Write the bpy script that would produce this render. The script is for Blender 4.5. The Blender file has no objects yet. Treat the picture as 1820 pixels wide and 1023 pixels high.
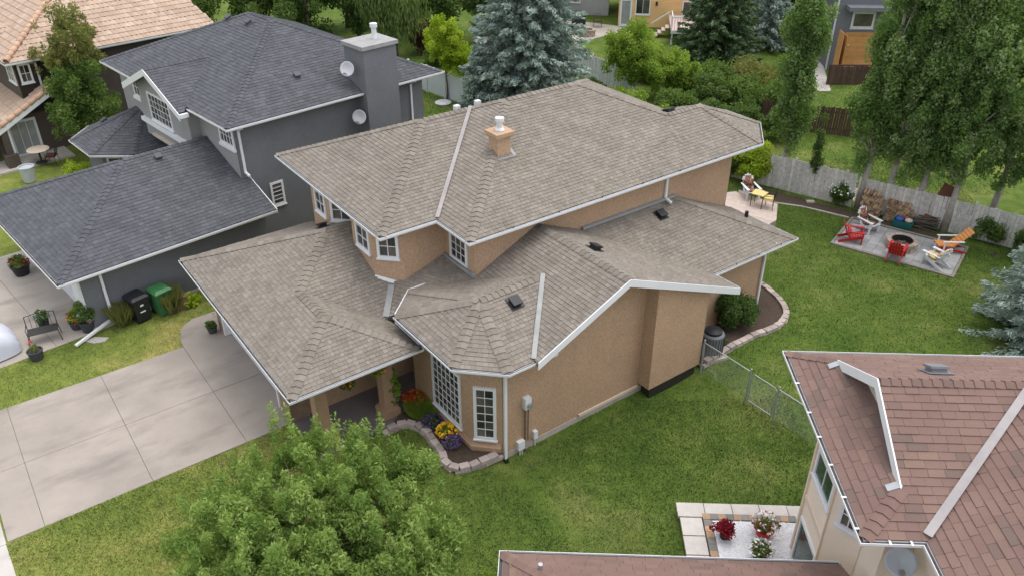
import bpy, bmesh, math, random
import numpy as np
from mathutils import Vector, Matrix
R = math.radians
rng = np.random.default_rng(11); random.seed(11)
S = bpy.context.scene
COL = S.collection

# ------------------------------------------------------------------ camera, sky, sun, exposure
cam = bpy.data.cameras.new('camera'); camo = bpy.data.objects.new('camera', cam); COL.objects.link(camo)
camo.location = (0, 0, 17.0); camo.rotation_euler = (R(90 - 31.716), 0, 0)
cam.sensor_width = 36; cam.lens = 1458.8 / 1820 * 36; cam.clip_end = 900; cam.clip_start = .1
S.camera = camo
W = bpy.data.worlds.new('World'); S.world = W; W.use_nodes = True
nt = W.node_tree; bgn = nt.nodes['Background']
sky = nt.nodes.new('ShaderNodeTexSky'); sky.sky_type = 'NISHITA'; sky.sun_disc = False
SUN_AZ, SUN_EL = R(70), R(76)            # azimuth clockwise from +Y: ahead and to the right, behind thin cloud
sky.sun_elevation = SUN_EL; sky.sun_rotation = SUN_AZ
sky.air_density = 1.0; sky.dust_density = 2.5; sky.ozone_density = 1.0
hsv = nt.nodes.new('ShaderNodeHueSaturation'); hsv.inputs['Saturation'].default_value = .3   # a grey, clouded sky
nt.links.new(sky.outputs[0], hsv.inputs['Color']); nt.links.new(hsv.outputs[0], bgn.inputs[0])
bgn.inputs[1].default_value = .15
sl = bpy.data.lights.new('sun', 'SUN'); so = bpy.data.objects.new('sun', sl); COL.objects.link(so)
sl.energy = .5; sl.angle = R(70); sl.color = (1, .965, .91)
so.rotation_euler = Vector((-math.sin(SUN_AZ)*math.cos(SUN_EL), -math.cos(SUN_AZ)*math.cos(SUN_EL), -math.sin(SUN_EL))).to_track_quat('-Z', 'Y').to_euler()
so.location = (-20, -20, 60)
S.view_settings.view_transform = 'Standard'; S.view_settings.look = 'None'
S.view_settings.exposure = 1.15; S.view_settings.gamma = 1
S.render.engine = 'CYCLES'
CAM = np.array([0, 0, 17.0])

# ------------------------------------------------------------------ materials
def lin(r, g, b):
    f = lambda c: (c/255/12.92) if c/255 <= .04045 else ((c/255+.055)/1.055)**2.4
    return (f(r), f(g), f(b))
class N:
    def __init__(s, name):
        s.m = bpy.data.materials.new(name); s.m.use_nodes = True; s.t = s.m.node_tree
        s.b = s.t.nodes['Principled BSDF']; s.out = s.t.nodes['Material Output']
    def n(s, typ, **kw):
        o = s.t.nodes.new('ShaderNode' + typ)
        for k, v in kw.items():
            if k.startswith('i_'): o.inputs[k[2:].replace('_', ' ')].default_value = v
            else: setattr(o, k, v)
        return o
    def l(s, a, b): s.t.links.new(a, b)
    def noise(s, scale, detail=4, rough=.6, vec=None):
        o = s.n('TexNoise'); o.inputs['Scale'].default_value = scale; o.inputs['Detail'].default_value = detail; o.inputs['Roughness'].default_value = rough
        if vec is not None: s.l(vec, o.inputs['Vector'])
        return o.outputs['Fac']
    def ramp(s, fac, stops):
        o = s.n('ValToRGB'); e = o.color_ramp.elements
        while len(e) > 1: e.remove(e[0])
        e[0].position = stops[0][0]; e[0].color = (*stops[0][1], 1)
        for p, c in stops[1:]:
            q = e.new(p); q.color = (*c, 1)
        s.l(fac, o.inputs[0]); return o.outputs[0]
    def mix(s, fac, a, b, mode='MIX'):
        o = s.n('Mix', data_type='RGBA', blend_type=mode)
        for v, k in ((fac, 0), (a, 6), (b, 7)):
            if isinstance(v, (int, float)): o.inputs[k].default_value = v
            elif isinstance(v, tuple): o.inputs[k].default_value = (*v, 1)
            else: s.l(v, o.inputs[k])
        return o.outputs[2]
    def math(s, op, a, b):
        o = s.n('Math', operation=op)
        for v, k in ((a, 0), (b, 1)):
            if isinstance(v, (int, float)): o.inputs[k].default_value = v
            else: s.l(v, o.inputs[k])
        return o.outputs[0]
    def bump(s, h, st, dist=.01):
        o = s.n('Bump'); o.inputs['Strength'].default_value = st; o.inputs['Distance'].default_value = dist
        s.l(h, o.inputs['Height']); s.l(o.outputs[0], s.b.inputs['Normal'])
    def obj(s): return s.n('TexCoord').outputs['Object']
    def geo(s): return s.n('NewGeometry').outputs['Position']
def sc(c, k): return tuple(min(1, x*k) for x in c)
_M = {}
def mat(name, c, rough=.7, var=.12, scale=3., grain=0, bump=0, bscale=60., metal=0, spec=.4, rnd=.0, pos=True, streak=0):
    "plain surface: base colour, slow mottling, fine grain and relief"
    if name in _M: return _M[name]
    k = N(name); v = k.geo() if pos else k.obj()
    col = k.ramp(k.noise(scale, 5, .6, v), [(.3, sc(c, 1-var)), (.7, sc(c, 1+var))])
    if grain: col = k.mix(grain, col, k.ramp(k.noise(bscale, 3, .7, v), [(.35, sc(c, .55)), (.65, sc(c, 1.4))]))
    if streak:
        mp = k.n('Mapping'); mp.inputs['Scale'].default_value = (2.6, 2.6, .22); k.l(v, mp.inputs[0]); col = k.mix(1., col, k.ramp(k.noise(1., 5, .65, mp.outputs[0]), [(.35, (1-streak, 1-streak, 1-streak*1.1)), (.6, (1.03,)*3)]), 'MULTIPLY')
    if rnd:
        oi = k.n('ObjectInfo').outputs['Random']
        col = k.mix(1., col, k.ramp(oi, [(0, (1-rnd,)*3), (1, (1+rnd,)*3)]), 'MULTIPLY')
    k.l(col, k.b.inputs['Base Color']); k.b.inputs['Roughness'].default_value = rough
    k.b.inputs['Metallic'].default_value = metal; k.b.inputs['Specular IOR Level'].default_value = spec
    if bump: k.bump(k.noise(bscale, 4, .7, v), bump)
    _M[name] = k.m; return k.m
def tone_mat(name, stops, rough=.9, per_object=False, weather=None, spec=.25, transl=0, bump=0):
    "colour picked piece by piece: a face attribute on joined pieces, the object's own random number on single ones"
    if name in _M: return _M[name]
    k = N(name); v = k.geo()
    t = k.n('ObjectInfo').outputs['Random'] if per_object else k.n('Attribute', attribute_name='tone').outputs['Fac']
    col = k.ramp(t, stops)
    if weather:
        col = k.mix(1., col, k.ramp(k.noise(weather[0], 5, .65, v), [(.3, (weather[1],)*3), (.7, (weather[2],)*3)]), 'MULTIPLY')
        col = k.mix(1., col, k.ramp(k.noise(170, 2, .7, v), [(.3, (.72,)*3), (.7, (1.25,)*3)]), 'MULTIPLY')
    k.l(col, k.b.inputs['Base Color']); k.b.inputs['Roughness'].default_value = rough; k.b.inputs['Specular IOR Level'].default_value = spec
    if bump: k.bump(k.noise(150, 3, .7, v), bump)
    if transl:
        tr = k.n('BsdfTranslucent'); k.l(k.mix(1., col, (1.25, 1.3, .6), 'MULTIPLY'), tr.inputs[0])
        mx = k.n('MixShader'); mx.inputs[0].default_value = transl
        k.l(k.b.outputs[0], mx.inputs[1]); k.l(tr.outputs[0], mx.inputs[2]); k.l(mx.outputs[0], k.out.inputs[0])
    _M[name] = k.m; return k.m

WHITE = mat('white_paint', (.74, .74, .75), .45, .04, 2)
WHITE2 = mat('white_weathered', (.66, .66, .67), .6, .12, 4)
STUCCO = mat('tan_stucco', (.455, .305, .2), .95, .09, 1.1, .42, .8, 19, spec=.1)
STUCCO_D = mat('tan_trim_stucco', (.40, .265, .175), .95, .07, 1.4, .25, .5, 24, spec=.1)
STONE = mat('pillar_stone', (.26, .18, .12), .9, .3, 5, .2, .6, 22)
GREYST = mat('grey_stucco', (.165, .17, .18), .95, .12, .8, .3, .6, 22, spec=.15)
GREYLT = mat('light_grey_stucco', (.30, .295, .285), .9, .08, 1.5, .1, .3, 40)
CREAM = mat('cream_stucco', (.86, .715, .595), .95, .05, 1., .1, .35, 45, spec=.1)
ORANGE = mat('orange_stucco', (.80, .50, .225), .9, .06, 1., .1, .3, 40)
BROWNBRICK = mat('brown_brick_wall', (.085, .066, .056), .9, .15, 2, .2, .5, 25)
CONC = mat('foundation_concrete', (.42, .38, .33), .9, .18, 2.5, .15, .3, 30)
METAL = mat('galvanised', (.42, .43, .44), .45, .08, 6, metal=.6)
FLASH = mat('valley_flashing', (.30, .275, .27), .6, .12, 2.5, metal=.1)
FLASHG = mat('grey_flashing', (.29, .29, .285), .6, .12, 2.5, metal=.1)
BLACK = mat('black_plastic', (.018, .019, .022), .45, .2, 6)
DARKIRON = mat('dark_iron', (.03, .027, .025), .5, .2, 8)
GREENBIN = mat('green_plastic', (.045, .17, .06), .45, .1, 4)
RED = mat('red_paint', (.45, .022, .022), .5, .12, 5)
ORANGEP = mat('orange_paint', (.72, .30, .09), .55, .1, 5)
MULCH = mat('mulch_soil', (.075, .052, .038), 1, .3, 6, .4, 1., 40)
BARK = mat('bark', (.12, .095, .075), .95, .25, 8, .2, .6, 30)
ASPENB = mat('pale_bark', (.36, .33, .29), .9, .25, 5, .25, .5, 18)
TUBBLUE = mat('blue_plastic', (.03, .09, .35), .5, .1, 5)
TEAL = mat('teal_plastic', (.015, .12, .11), .5, .1, 5)
YELLOWC = mat('yellow_cushion', (.72, .55, .24), .9, .08, 6)
BEIGEC = mat('beige_fabric', (.55, .46, .36), .9, .08, 6)
CURTAIN = mat('white_plastic', (.7, .71, .72), .4, .05, 5)
SLATE = mat('dark_grey_planter', (.05, .052, .058), .6, .15, 6)
def glass_mat(name, a, b):
    k = N(name); v = k.geo()
    f = k.math('ADD', k.math('MULTIPLY', k.noise(1.6, 3, .6, v), .7), k.math('MULTIPLY', k.n('ObjectInfo').outputs['Random'], .45)); k.l(k.ramp(f, [(.35, a), (.85, b)]), k.b.inputs['Base Color'])
    k.b.inputs['Roughness'].default_value = .06; k.b.inputs['IOR'].default_value = 1.5; k.b.inputs['Specular IOR Level'].default_value = .6
    return k.m
GLASS = glass_mat('window_glass', (.014, .016, .018), (.16, .14, .12))
GLASSG = glass_mat('green_window_glass', (.02, .045, .035), (.12, .17, .14))
GLASSW = glass_mat('curtained_glass', (.25, .27, .27), (.42, .43, .42))

# ------------------------------------------------------------------ object helpers
def props(o, label=None, cat=None, group=None, kind=None):
    for k, v in (('label', label), ('category', cat), ('group', group), ('kind', kind)):
        if v: o[k] = v
    return o
def empty(name, loc=(0, 0, 0), rz=0, label=None, cat=None, group=None):
    o = bpy.data.objects.new(name, None); COL.objects.link(o); o.location = loc; o.rotation_euler = (0, 0, rz)
    return props(o, label, cat, group)
def link(name, me, parent=None, loc=None, m=None):
    o = bpy.data.objects.new(name, me); COL.objects.link(o)
    if parent is not None: o.parent = parent
    if m is not None: o.matrix_local = m
    elif loc is not None: o.location = loc
    return o
class MB:
    def __init__(s): s.v = []; s.f = []
    def add(s, vs, fs):
        b = len(s.v); s.v += [tuple(map(float, p)) for p in vs]; s.f += [tuple(i+b for i in f) for f in fs]; return s
    def box(s, x0, x1, y0, y1, z0, z1, M=None):
        vs = [(x, y, z) for z in (z0, z1) for y in (y0, y1) for x in (x0, x1)]
        if M is not None: vs = [M @ Vector(p) for p in vs]
        return s.add(vs, [(0, 2, 3, 1), (4, 5, 7, 6), (0, 1, 5, 4), (2, 6, 7, 3), (0, 4, 6, 2), (1, 3, 7, 5)])
    def bar(s, p, q, w, h, up=(0, 0, 1)):
        p, q = Vector(p), Vector(q); d = (q-p).normalized(); x = d.cross(Vector(up))
        if x.length < 1e-4: x = Vector((1, 0, 0))
        x.normalize(); y = x.cross(d); x *= w/2; y *= h/2
        vs = [p-x-y, p+x-y, p+x+y, p-x+y, q-x-y, q+x-y, q+x+y, q-x+y]
        return s.add(vs, [(0, 3, 2, 1), (4, 5, 6, 7), (0, 1, 5, 4), (1, 2, 6, 5), (2, 3, 7, 6), (3, 0, 4, 7)])
    def cyl(s, p, q, r0, r1=None, n=8, cap=True):
        r1 = r0 if r1 is None else r1
        p, q = Vector(p), Vector(q); d = (q-p).normalized(); x = d.orthogonal().normalized(); y = d.cross(x)
        vs = []
        for c, r in ((p, r0), (q, r1)):
            for i in range(n):
                a = 2*math.pi*i/n; vs.append(c + x*(r*math.cos(a)) + y*(r*math.sin(a)))
        fs = [(i, (i+1) % n, n+(i+1) % n, n+i) for i in range(n)]
        if cap: fs += [tuple(range(n-1, -1, -1)), tuple(range(n, 2*n))]
        return s.add(vs, fs)
    def tube(s, pts, rs, n=6):
        for i in range(len(pts)-1): s.cyl(pts[i], pts[i+1], rs[i], rs[i+1], n, cap=True)
        return s
    def lathe(s, prof, c=(0, 0, 0), n=20):
        vs = [(c[0]+r*math.cos(2*math.pi*i/n), c[1]+r*math.sin(2*math.pi*i/n), c[2]+z) for r, z in prof for i in range(n)]
        fs = [(k*n+i, k*n+(i+1) % n, (k+1)*n+(i+1) % n, (k+1)*n+i) for k in range(len(prof)-1) for i in range(n)]
        return s.add(vs, fs)
    def prism(s, poly, z0, z1):
        n = len(poly); vs = [(*p[:2], z0) for p in poly] + [(*p[:2], p[2] if len(p) > 2 else z1) for p in poly]
        return s.add(vs, [tuple(range(n-1, -1, -1)), tuple(range(n, 2*n))] + [(i, (i+1) % n, n+(i+1) % n, n+i) for i in range(n)])
    def sweep(s, path, prof, side=1):
        "profile (outwards, up) carried along a path with mitred corners"
        n = len(prof); P = [Vector(p) for p in path]; ns = []
        for i in range(len(P)-1):
            d = (P[i+1]-P[i]); d.z = 0; d.normalize(); ns.append(Vector((d.y, -d.x, 0))*side)
        vs = []
        for i, p in enumerate(P):
            if i == 0: m = ns[0]
            elif i == len(P)-1: m = ns[-1]
            else: m = (ns[i-1]+ns[i]) / (1+ns[i-1].dot(ns[i]))
            vs += [p + m*o + Vector((0, 0, z)) for o, z in prof]
        fs = [(k*n+i, k*n+(i+1) % n, (k+1)*n+(i+1) % n, (k+1)*n+i) for k in range(len(P)-1) for i in range(n)]
        fs += [tuple(range(n-1, -1, -1)), tuple(range((len(P)-1)*n, len(P)*n))]
        return s.add(vs, fs)
    def mesh(s, name, m, smooth=False):
        me = bpy.data.meshes.new(name); me.from_pydata(s.v, [], s.f)
        bm = bmesh.new(); bm.from_mesh(me); bmesh.ops.recalc_face_normals(bm, faces=bm.faces); bm.to_mesh(me); bm.free()
        if m: me.materials.append(m)
        if smooth: me.polygons.foreach_set('use_smooth', [True]*len(me.polygons))
        return me
    def build(s, name, m, parent=None, smooth=False, **kw):
        o = link(name, s.mesh(name, m, smooth), parent)
        return props(o, **kw)
def big_mesh(name, V, F, m, tone=None):
    "quad mesh straight from arrays"
    me = bpy.data.meshes.new(name); nv, nf = len(V), len(F)
    k = F.shape[1]
    me.vertices.add(nv); me.vertices.foreach_set('co', np.ascontiguousarray(V, np.float32).ravel())
    me.loops.add(nf*k); me.loops.foreach_set('vertex_index', np.ascontiguousarray(F, np.int32).ravel())
    me.polygons.add(nf); me.polygons.foreach_set('loop_start', np.arange(0, nf*k, k, dtype=np.int32))
    me.update(calc_edges=True)
    if tone is not None:
        a = me.attributes.new('tone', 'FLOAT', 'FACE'); a.data.foreach_set('value', np.ascontiguousarray(tone, np.float32))
    me.materials.append(m); return me

# ------------------------------------------------------------------ roofs laid shingle by shingle
class Roof:
    def __init__(s, house, deck_mat, field_mat, piece_mat, exposure=.16, widths=(.15, .2, .25, .3), thick=(.010, .017), n_single=300, tile=False):
        s.house = house; s.dm, s.fm, s.pm = deck_mat, field_mat, piece_mat; s.ex, s.ws, s.th = exposure, widths, thick
        s.deck = MB(); s.V = []; s.F = []; s.T = []; s.full = []; s.caps = []; s.ns = n_single; s.tile = tile; s.lay = []
    def face(s, *pieces, shingle=True):
        for p in pieces:
            n = len(p); vs = [tuple(q) for q in p] + [(q[0], q[1], q[2]-.14) for q in p]
            s.deck.add(vs, [tuple(range(n)), tuple(range(2*n-1, n-1, -1))] + [(i, (i+1) % n, n+(i+1) % n, n+i) for i in range(n)])
        if not shingle: return
        P = [np.array(p, float) for p in pieces]
        nrm = np.zeros(3); q = P[0]
        for i in range(len(q)): nrm += np.cross(q[i]-q[0], q[(i+1) % len(q)]-q[0])
        nrm /= np.linalg.norm(nrm); nrm *= 1 if nrm[2] > 0 else -1
        sv = np.array([0, 0, 1.]) - nrm*nrm[2]; sv /= np.linalg.norm(sv); e = np.cross(sv, nrm)
        allp = np.vstack(P); o = allp[np.argmin(allp[:, 2])]
        polys = []
        for p in P:
            z = np.stack([(p-o)@e, (p-o)@sv], 1)
            if np.sum(z[:, 0]*np.roll(z[:, 1], -1) - z[:, 1]*np.roll(z[:, 0], -1)) < 0: z = z[::-1]
            polys.append(z)
        az = np.vstack(polys); x0, y0 = az.min(0); x1, y1 = az.max(0)
        s.lay.append((o, e, sv, nrm)); fi = len(s.lay)-1
        ex = s.ex; rows = int(math.ceil((y1-y0)/ex))
        for k in range(rows):
            ya = y0 + k*ex; yb = ya+ex; x = x0 - random.random()*.4
            while x < x1:
                w = random.choice(s.ws); xa, xb = x, x+w-(.006 if not s.tile else .004); x += w
                t = random.choice(s.th); tone = random.random()
                rect = np.array([(xa, ya), (xb, ya), (xb, yb), (xa, yb)])
                done = False
                for z in polys:
                    ins = True
                    for i in range(len(z)):
                        a, b = z[i], z[(i+1) % len(z)]; d = b-a
                        if np.any(d[0]*(rect[:, 1]-a[1]) - d[1]*(rect[:, 0]-a[0]) < -1e-3): ins = False; break
                    if ins:
                        s.full.append((fi, xa, ya, w, t, tone)); done = True; break
                if done: continue
                if s.tile:
                    c = rect.mean(0)
                    for z in polys:
                        if all((z[(i+1) % len(z)]-z[i])[0]*(c[1]-z[i][1]) - (z[(i+1) % len(z)]-z[i])[1]*(c[0]-z[i][0]) >= 0 for i in range(len(z))):
                            s.full.append((fi, xa, ya, w, t, tone)); break
                    continue
                for z in polys:
                    c = s.clip([tuple(r) for r in rect], z)
                    if len(c) >= 3: s.emit_clip(fi, c, ya, t, tone)
    @staticmethod
    def clip(pts, z):
        for i in range(len(z)):
            a, b = z[i], z[(i+1) % len(z)]; dx, dy = b[0]-a[0], b[1]-a[1]; out = []
            for j in range(len(pts)):
                p, q = pts[j], pts[(j+1) % len(pts)]
                sp = dx*(p[1]-a[1]) - dy*(p[0]-a[0]); sq = dx*(q[1]-a[1]) - dy*(q[0]-a[0])
                if sp >= 0: out.append(p)
                if (sp >= 0) != (sq >= 0):
                    u = sp/(sp-sq); out.append((p[0]+(q[0]-p[0])*u, p[1]+(q[1]-p[1])*u))
            pts = out
            if len(pts) < 3: return []
        ar = sum(pts[i][0]*pts[(i+1) % len(pts)][1]-pts[i][1]*pts[(i+1) % len(pts)][0] for i in range(len(pts)))
        return pts if ar > 4e-4 else []
    def pt(s, fi, x, y, h):
        o, e, sv, n = s.lay[fi]; return o + e*x + sv*y + n*(h+.004)
    def emit_clip(s, fi, c, ya, t, tone):
        b = len(s.V); n = len(c)
        for x, y in c: s.V.append(s.pt(fi, x, y, t*(1-(y-ya)/s.ex)+.002))
        s.F.append(tuple(range(b, b+n))); s.T.append(tone)
        for i in range(n):
            p, q = c[i], c[(i+1) % n]
            if abs(p[1]-ya) < 1e-5 and abs(q[1]-ya) < 1e-5:
                k = len(s.V); s.V += [s.pt(fi, *p, 0), s.pt(fi, *q, 0)]
                s.F.append((k, k+1, b+(i+1) % n, b+i)); s.T.append(tone)
    def local(s, w, t):
        "one shingle tab (or curved tile): x along the course, y up the slope, z out of the roof"
        ex = s.ex; g = .006
        if not s.tile:
            w -= g
            return ([(0, 0, t+.002), (w, 0, t+.002), (w, ex, .002), (0, ex, .002), (0, 0, 0), (w, 0, 0)],
                    [(0, 1, 2, 3), (4, 5, 1, 0), (4, 0, 3), (5, 2, 1)])
        vs = []; fs = []; m = 6; r = w*.13
        for y, lift in ((-.03, .03), (ex, .0)):
            for i in range(m+1):
                u = i/m; vs.append((w*u, y, lift + r*math.sin(math.pi*u)**.8 * .75))
        for i in range(m+1): vs.append((w*i/m, -.03, max(0, vs[i][2]-.03)))
        for i in range(m): fs += [(i, i+1, m+2+i, m+1+i), (2*(m+1)+i, 2*(m+1)+i+1, i+1, i)]
        return vs, fs
    def cap(s, p, q, n1, n2, step=.21, w=.165):
        s.caps.append((np.array(p, float), np.array(q, float), np.array(n1, float), np.array(n2, float), step, w))
    def build(s, name='roof', **kw):
        s.obj = s.deck.build(name, s.dm, s.house, **kw)
        Mh = np.array(s.house.matrix_basis); s_w = []
        # the pieces that show largest become objects of their own
        if s.full:
            L = np.array([np.concatenate([np.array(s.lay[f[0]][0])+s.lay[f[0]][1]*(f[1]+f[3]/2)+s.lay[f[0]][2]*(f[2]+s.ex/2), s.lay[f[0]][3]]) for f in s.full])
            c = L[:, :3]@Mh[:3, :3].T + Mh[:3, 3]; nn = L[:, 3:]@Mh[:3, :3].T
            d = CAM - c; dist = np.linalg.norm(d, axis=1); show = (nn*d).sum(1)/dist**3*np.array([f[3] for f in s.full])
            zc = c[:, 1]*math.cos(.55355)+(17-c[:, 2])*math.sin(.55355); px = 838*c[:, 0]/zc; py = 820*(c[:, 1]*math.sin(.55355)+(c[:, 2]-17)*math.cos(.55355))/zc
            show[(abs(px) > 500) | (abs(py) > 280)] = -1
            idx = np.argsort(-show); singles = set(idx[:s.ns].tolist()); cache = {}
        else: singles = set()
        for i, (fi, xa, ya, w, t, tone) in enumerate(s.full):
            vs, fs = s.local(w, t)
            if i in singles:
                if (w, t) not in cache:
                    mb = MB(); mb.add(vs, fs); me = bpy.data.meshes.new('tile' if s.tile else 'shingle'); me.from_pydata(mb.v, [], mb.f); me.materials.append(s.pm); cache[(w, t)] = me
                o, e, sv, n = s.lay[fi]; p = s.pt(fi, xa, ya, 0)
                link('tile' if s.tile else 'shingle', cache[(w, t)], s.obj, m=Matrix(((e[0], sv[0], n[0], p[0]), (e[1], sv[1], n[1], p[1]), (e[2], sv[2], n[2], p[2]), (0, 0, 0, 1))))
                continue
            b = len(s.V); s.V += [s.pt(fi, xa+x, ya+y, h) for x, y, h in vs]
            for f in fs: s.F.append(tuple(b+j for j in f)); s.T.append(tone)
        nm = 'tile_field' if s.tile else 'shingle_field'
        if s.F:
            me = bpy.data.meshes.new(nm); me.from_pydata([tuple(v) for v in s.V], [], s.F); me.materials.append(s.fm)
            a = me.attributes.new('tone', 'FLOAT', 'FACE'); a.data.foreach_set('value', np.array(s.T, np.float32))
            props(link(nm, me, s.obj), kind='stuff')
        for p, q, n1, n2, step, w in s.caps:
            if q[2] < p[2]: p, q = q, p
            h = q-p; L = np.linalg.norm(h); h /= L; up = n1/np.linalg.norm(n1)+n2/np.linalg.norm(n2); up /= np.linalg.norm(up)
            ds = []
            for n in (n1, n2):
                n = n/np.linalg.norm(n); d = np.cross(n, h); d /= np.linalg.norm(d)
                if d@up > 0 or (abs(d@up) < 1e-6): d = -d
                ds.append(d)
            if ds[0]@ds[1] > .2: ds[1] = -ds[1]
            mb = MB(); ln = step*1.25
            def ring(t, z): return [h*t + ds[0]*w + up*z*.9, h*t + up*(z+.012), h*t + ds[1]*w + up*z*.9]
            a, b, c = ring(0, .05), ring(ln, .018), ring(0, .012)
            mb.add(a+b+c, [(0, 1, 4, 3), (1, 2, 5, 4), (6, 7, 1, 0), (7, 8, 2, 1)])
            me = bpy.data.meshes.new('ridge_cap'); me.from_pydata(mb.v, [], mb.f); me.materials.append(s.pm)
            for i in range(max(1, int(L/step))):
                pos = p + h*(i*step)
                link('ridge_cap', me, s.obj, loc=tuple(pos))
        return s.obj
def nrm(a, b, c):
    n = np.cross(np.array(b, float)-a, np.array(c, float)-a); n /= np.linalg.norm(n); return n if n[2] > 0 else -n

GUT = [(0, -.02), (0, -.115), (.065, -.115), (.098, -.07), (.102, .0), (.090, .0), (.086, -.068), (.06, -.1), (.013, -.1), (.013, -.02)]
FASC = [(0, .012), (0, -.2), (.03, -.2), (.03, .012)]
GRIT_SHADE = mat('gutter_grit_shade', (.085, .075, .068), 1, .3, 5)  # dark trough fill: grit plus the trough's shade, put into the colour
def gutter(parent, path, side=1):
    g = MB().sweep(path, GUT, side).build('gutter', WHITE, parent)
    MB().sweep(path, [(.014, -.045), (.014, -.09), (.085, -.085), (.087, -.045)], side).build('gutter_grit_shade', GRIT_SHADE, g); return g
def rake(parent, p, q, out, h=.2, name='rake_board'):
    "sloping fascia board along a gable edge; out = outward 2-D direction"
    o = Vector((out[0], out[1], 0))*.03; p, q = Vector(p), Vector(q); u = Vector((0, 0, .02)); d = Vector((0, 0, -h))
    return MB().add([p+u, q+u, q+d, p+d, p+u+o, q+u+o, q+d+o, p+d+o], [(0, 1, 2, 3), (7, 6, 5, 4), (0, 4, 5, 1), (1, 5, 6, 2), (2, 6, 7, 3), (3, 7, 4, 0)]).build(name, WHITE, parent)
def strip(parent, pts, z0, m, name='wall', **kw):
    vs = []; fs = []
    for i, p in enumerate(pts): vs += [(p[0], p[1], p[3] if len(p) > 3 else z0), p[:3]]
    for i in range(len(pts)-1): fs.append((2*i, 2*i+2, 2*i+3, 2*i+1))
    me = bpy.data.meshes.new(name); me.from_pydata(vs, [], fs); me.materials.append(m); return props(link(name, me, parent), **kw)
def poly(parent, pts, m, name='wall', **kw):
    me = bpy.data.meshes.new(name); me.from_pydata(pts, [], [tuple(range(len(pts)))]); me.materials.append(m); return props(link(name, me, parent), **kw)
_pane = {}
def window(parent, p0, p1, z0, z1, nx=2, nz=2, fw=.09, glass=None, proud=.05, name='window', frame=None, out=None):
    "frame, grille and single panes on the wall from p0 to p1 (plan); outward is to the right of p0>p1 unless given"
    g = glass or GLASS; a = Vector((p0[0], p0[1], 0)); b = Vector((p1[0], p1[1], 0)); L = (b-a).length; d = (b-a)/L
    n = Vector((d.y, -d.x, 0)) if out is None else Vector((*out, 0))
    M = Matrix((( d.x, 0, n.x, a.x), (d.y, 0, n.y, a.y), (0, 1, 0, z0), (0, 0, 0, 1))); H = z1-z0
    f = MB()
    f.box(0, L, 0, fw, -.02, proud, M); f.box(0, L, H-fw, H, -.02, proud, M)
    f.box(0, fw, fw, H-fw, -.02, proud-.002, M); f.box(L-fw, L, fw, H-fw, -.02, proud-.002, M)
    f.box(-.03, L+.03, -.05, .0, -.02, proud+.03, M)
    w = f.build(name, frame or WHITE, parent)
    pw, ph = (L-2*fw)/nx, (H-2*fw)/nz; bw = .013 if nx*nz < 10 else .0095
    if nx*nz > 1:
        k = MB()
        for i in range(1, nx): k.box(fw+i*pw-bw, fw+i*pw+bw, fw, H-fw, 0, .03, M)
        for j in range(1, nz): k.box(fw, L-fw, fw+j*ph-bw, fw+j*ph+bw, 0, .028, M)
        k.build('grille', frame or WHITE, w)
    me = MB().box(.002, pw-.002, .002, ph-.002, .004, .012).mesh('pane', g)
    for i in range(nx):
        for j in range(nz):
            link('pane', me, w, m=M @ Matrix.Translation((fw+i*pw, fw+j*ph, 0)) @ Matrix.Rotation(random.uniform(-.006, .006), 4, 'X'))
    return w
def downspout(parent, x, y, ztop, zbot, out=(0, -1), kick=.35, m=None):
    o = Vector((*out, 0)); mb = MB(); r = .045
    a = Vector((x, y, 0)) + o*.06
    mb.bar(a+Vector((0, 0, zbot)), a+Vector((0, 0, ztop)), .09, .07, up=o)
    mb.bar(a+Vector((0, 0, ztop)), a+o*.38+Vector((0, 0, ztop+.18)), .085, .068)
    if kick: mb.bar(a+Vector((0, 0, zbot+.05)), a+o*kick+Vector((0, 0, zbot-.02)), .09, .07)
    return mb.build('downspout', m or WHITE, parent)
def roof_vent(parent, p, n, yaw=0, m=None, size=.32):
    "low box vent with a flat hood, lying on a roof slope of normal n"
    n = Vector(n).normalized(); q = Vector((0, 0, 1)).rotation_difference(n); M = Matrix.Translation(p) @ q.to_matrix().to_4x4() @ Matrix.Rotation(yaw, 4, 'Z')
    s_ = size/2; mb = MB(); mb.box(-s_*1.35, s_*1.35, -s_*1.4, s_*1.4, .0, .016, M); mb.box(-s_*.8, s_*.8, -s_*.8, s_*.8, .014, .1, M)
    mb.prism([(-s_, -s_), (s_, -s_), (s_, s_), (-s_, s_)], .1, .15)
    for i in range(8): mb.v[-8+i] = tuple(M @ Vector(mb.v[-8+i]))
    return mb.build('roof_vent', m or BLACK, parent)
def dish(parent, c, aim, r=.33, m=None, mount=None):
    c = Vector(c); aim = Vector(aim).normalized(); q = Vector((0, 0, 1)).rotation_difference(aim).to_matrix().to_4x4(); M = Matrix.Translation(c) @ q
    mb = MB(); pr = [(0, 0), (r*.5, .02), (r*.8, .055), (r, .09), (r*.98, .1), (r*.78, .068), (r*.48, .032), (0, .012)]
    mb.lathe(pr, n=22); mb.v = [tuple(M @ Vector(v)) for v in mb.v]
    o = mb.build('satellite_dish', m or WHITE2, parent, smooth=True)
    a = MB(); tip = c + aim*.42 + Vector((0, 0, -.22)); a.cyl(c+Vector((0, 0, -r*.8)), tip, .014, n=6); a.box(-.05, .05, -.05, .05, -.04, .04, Matrix.Translation(tip))
    if mount is not None: a.cyl(c-aim*.02, Vector(mount), .022, n=6)
    a.build('feed_arm', METAL, o); return o

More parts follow.
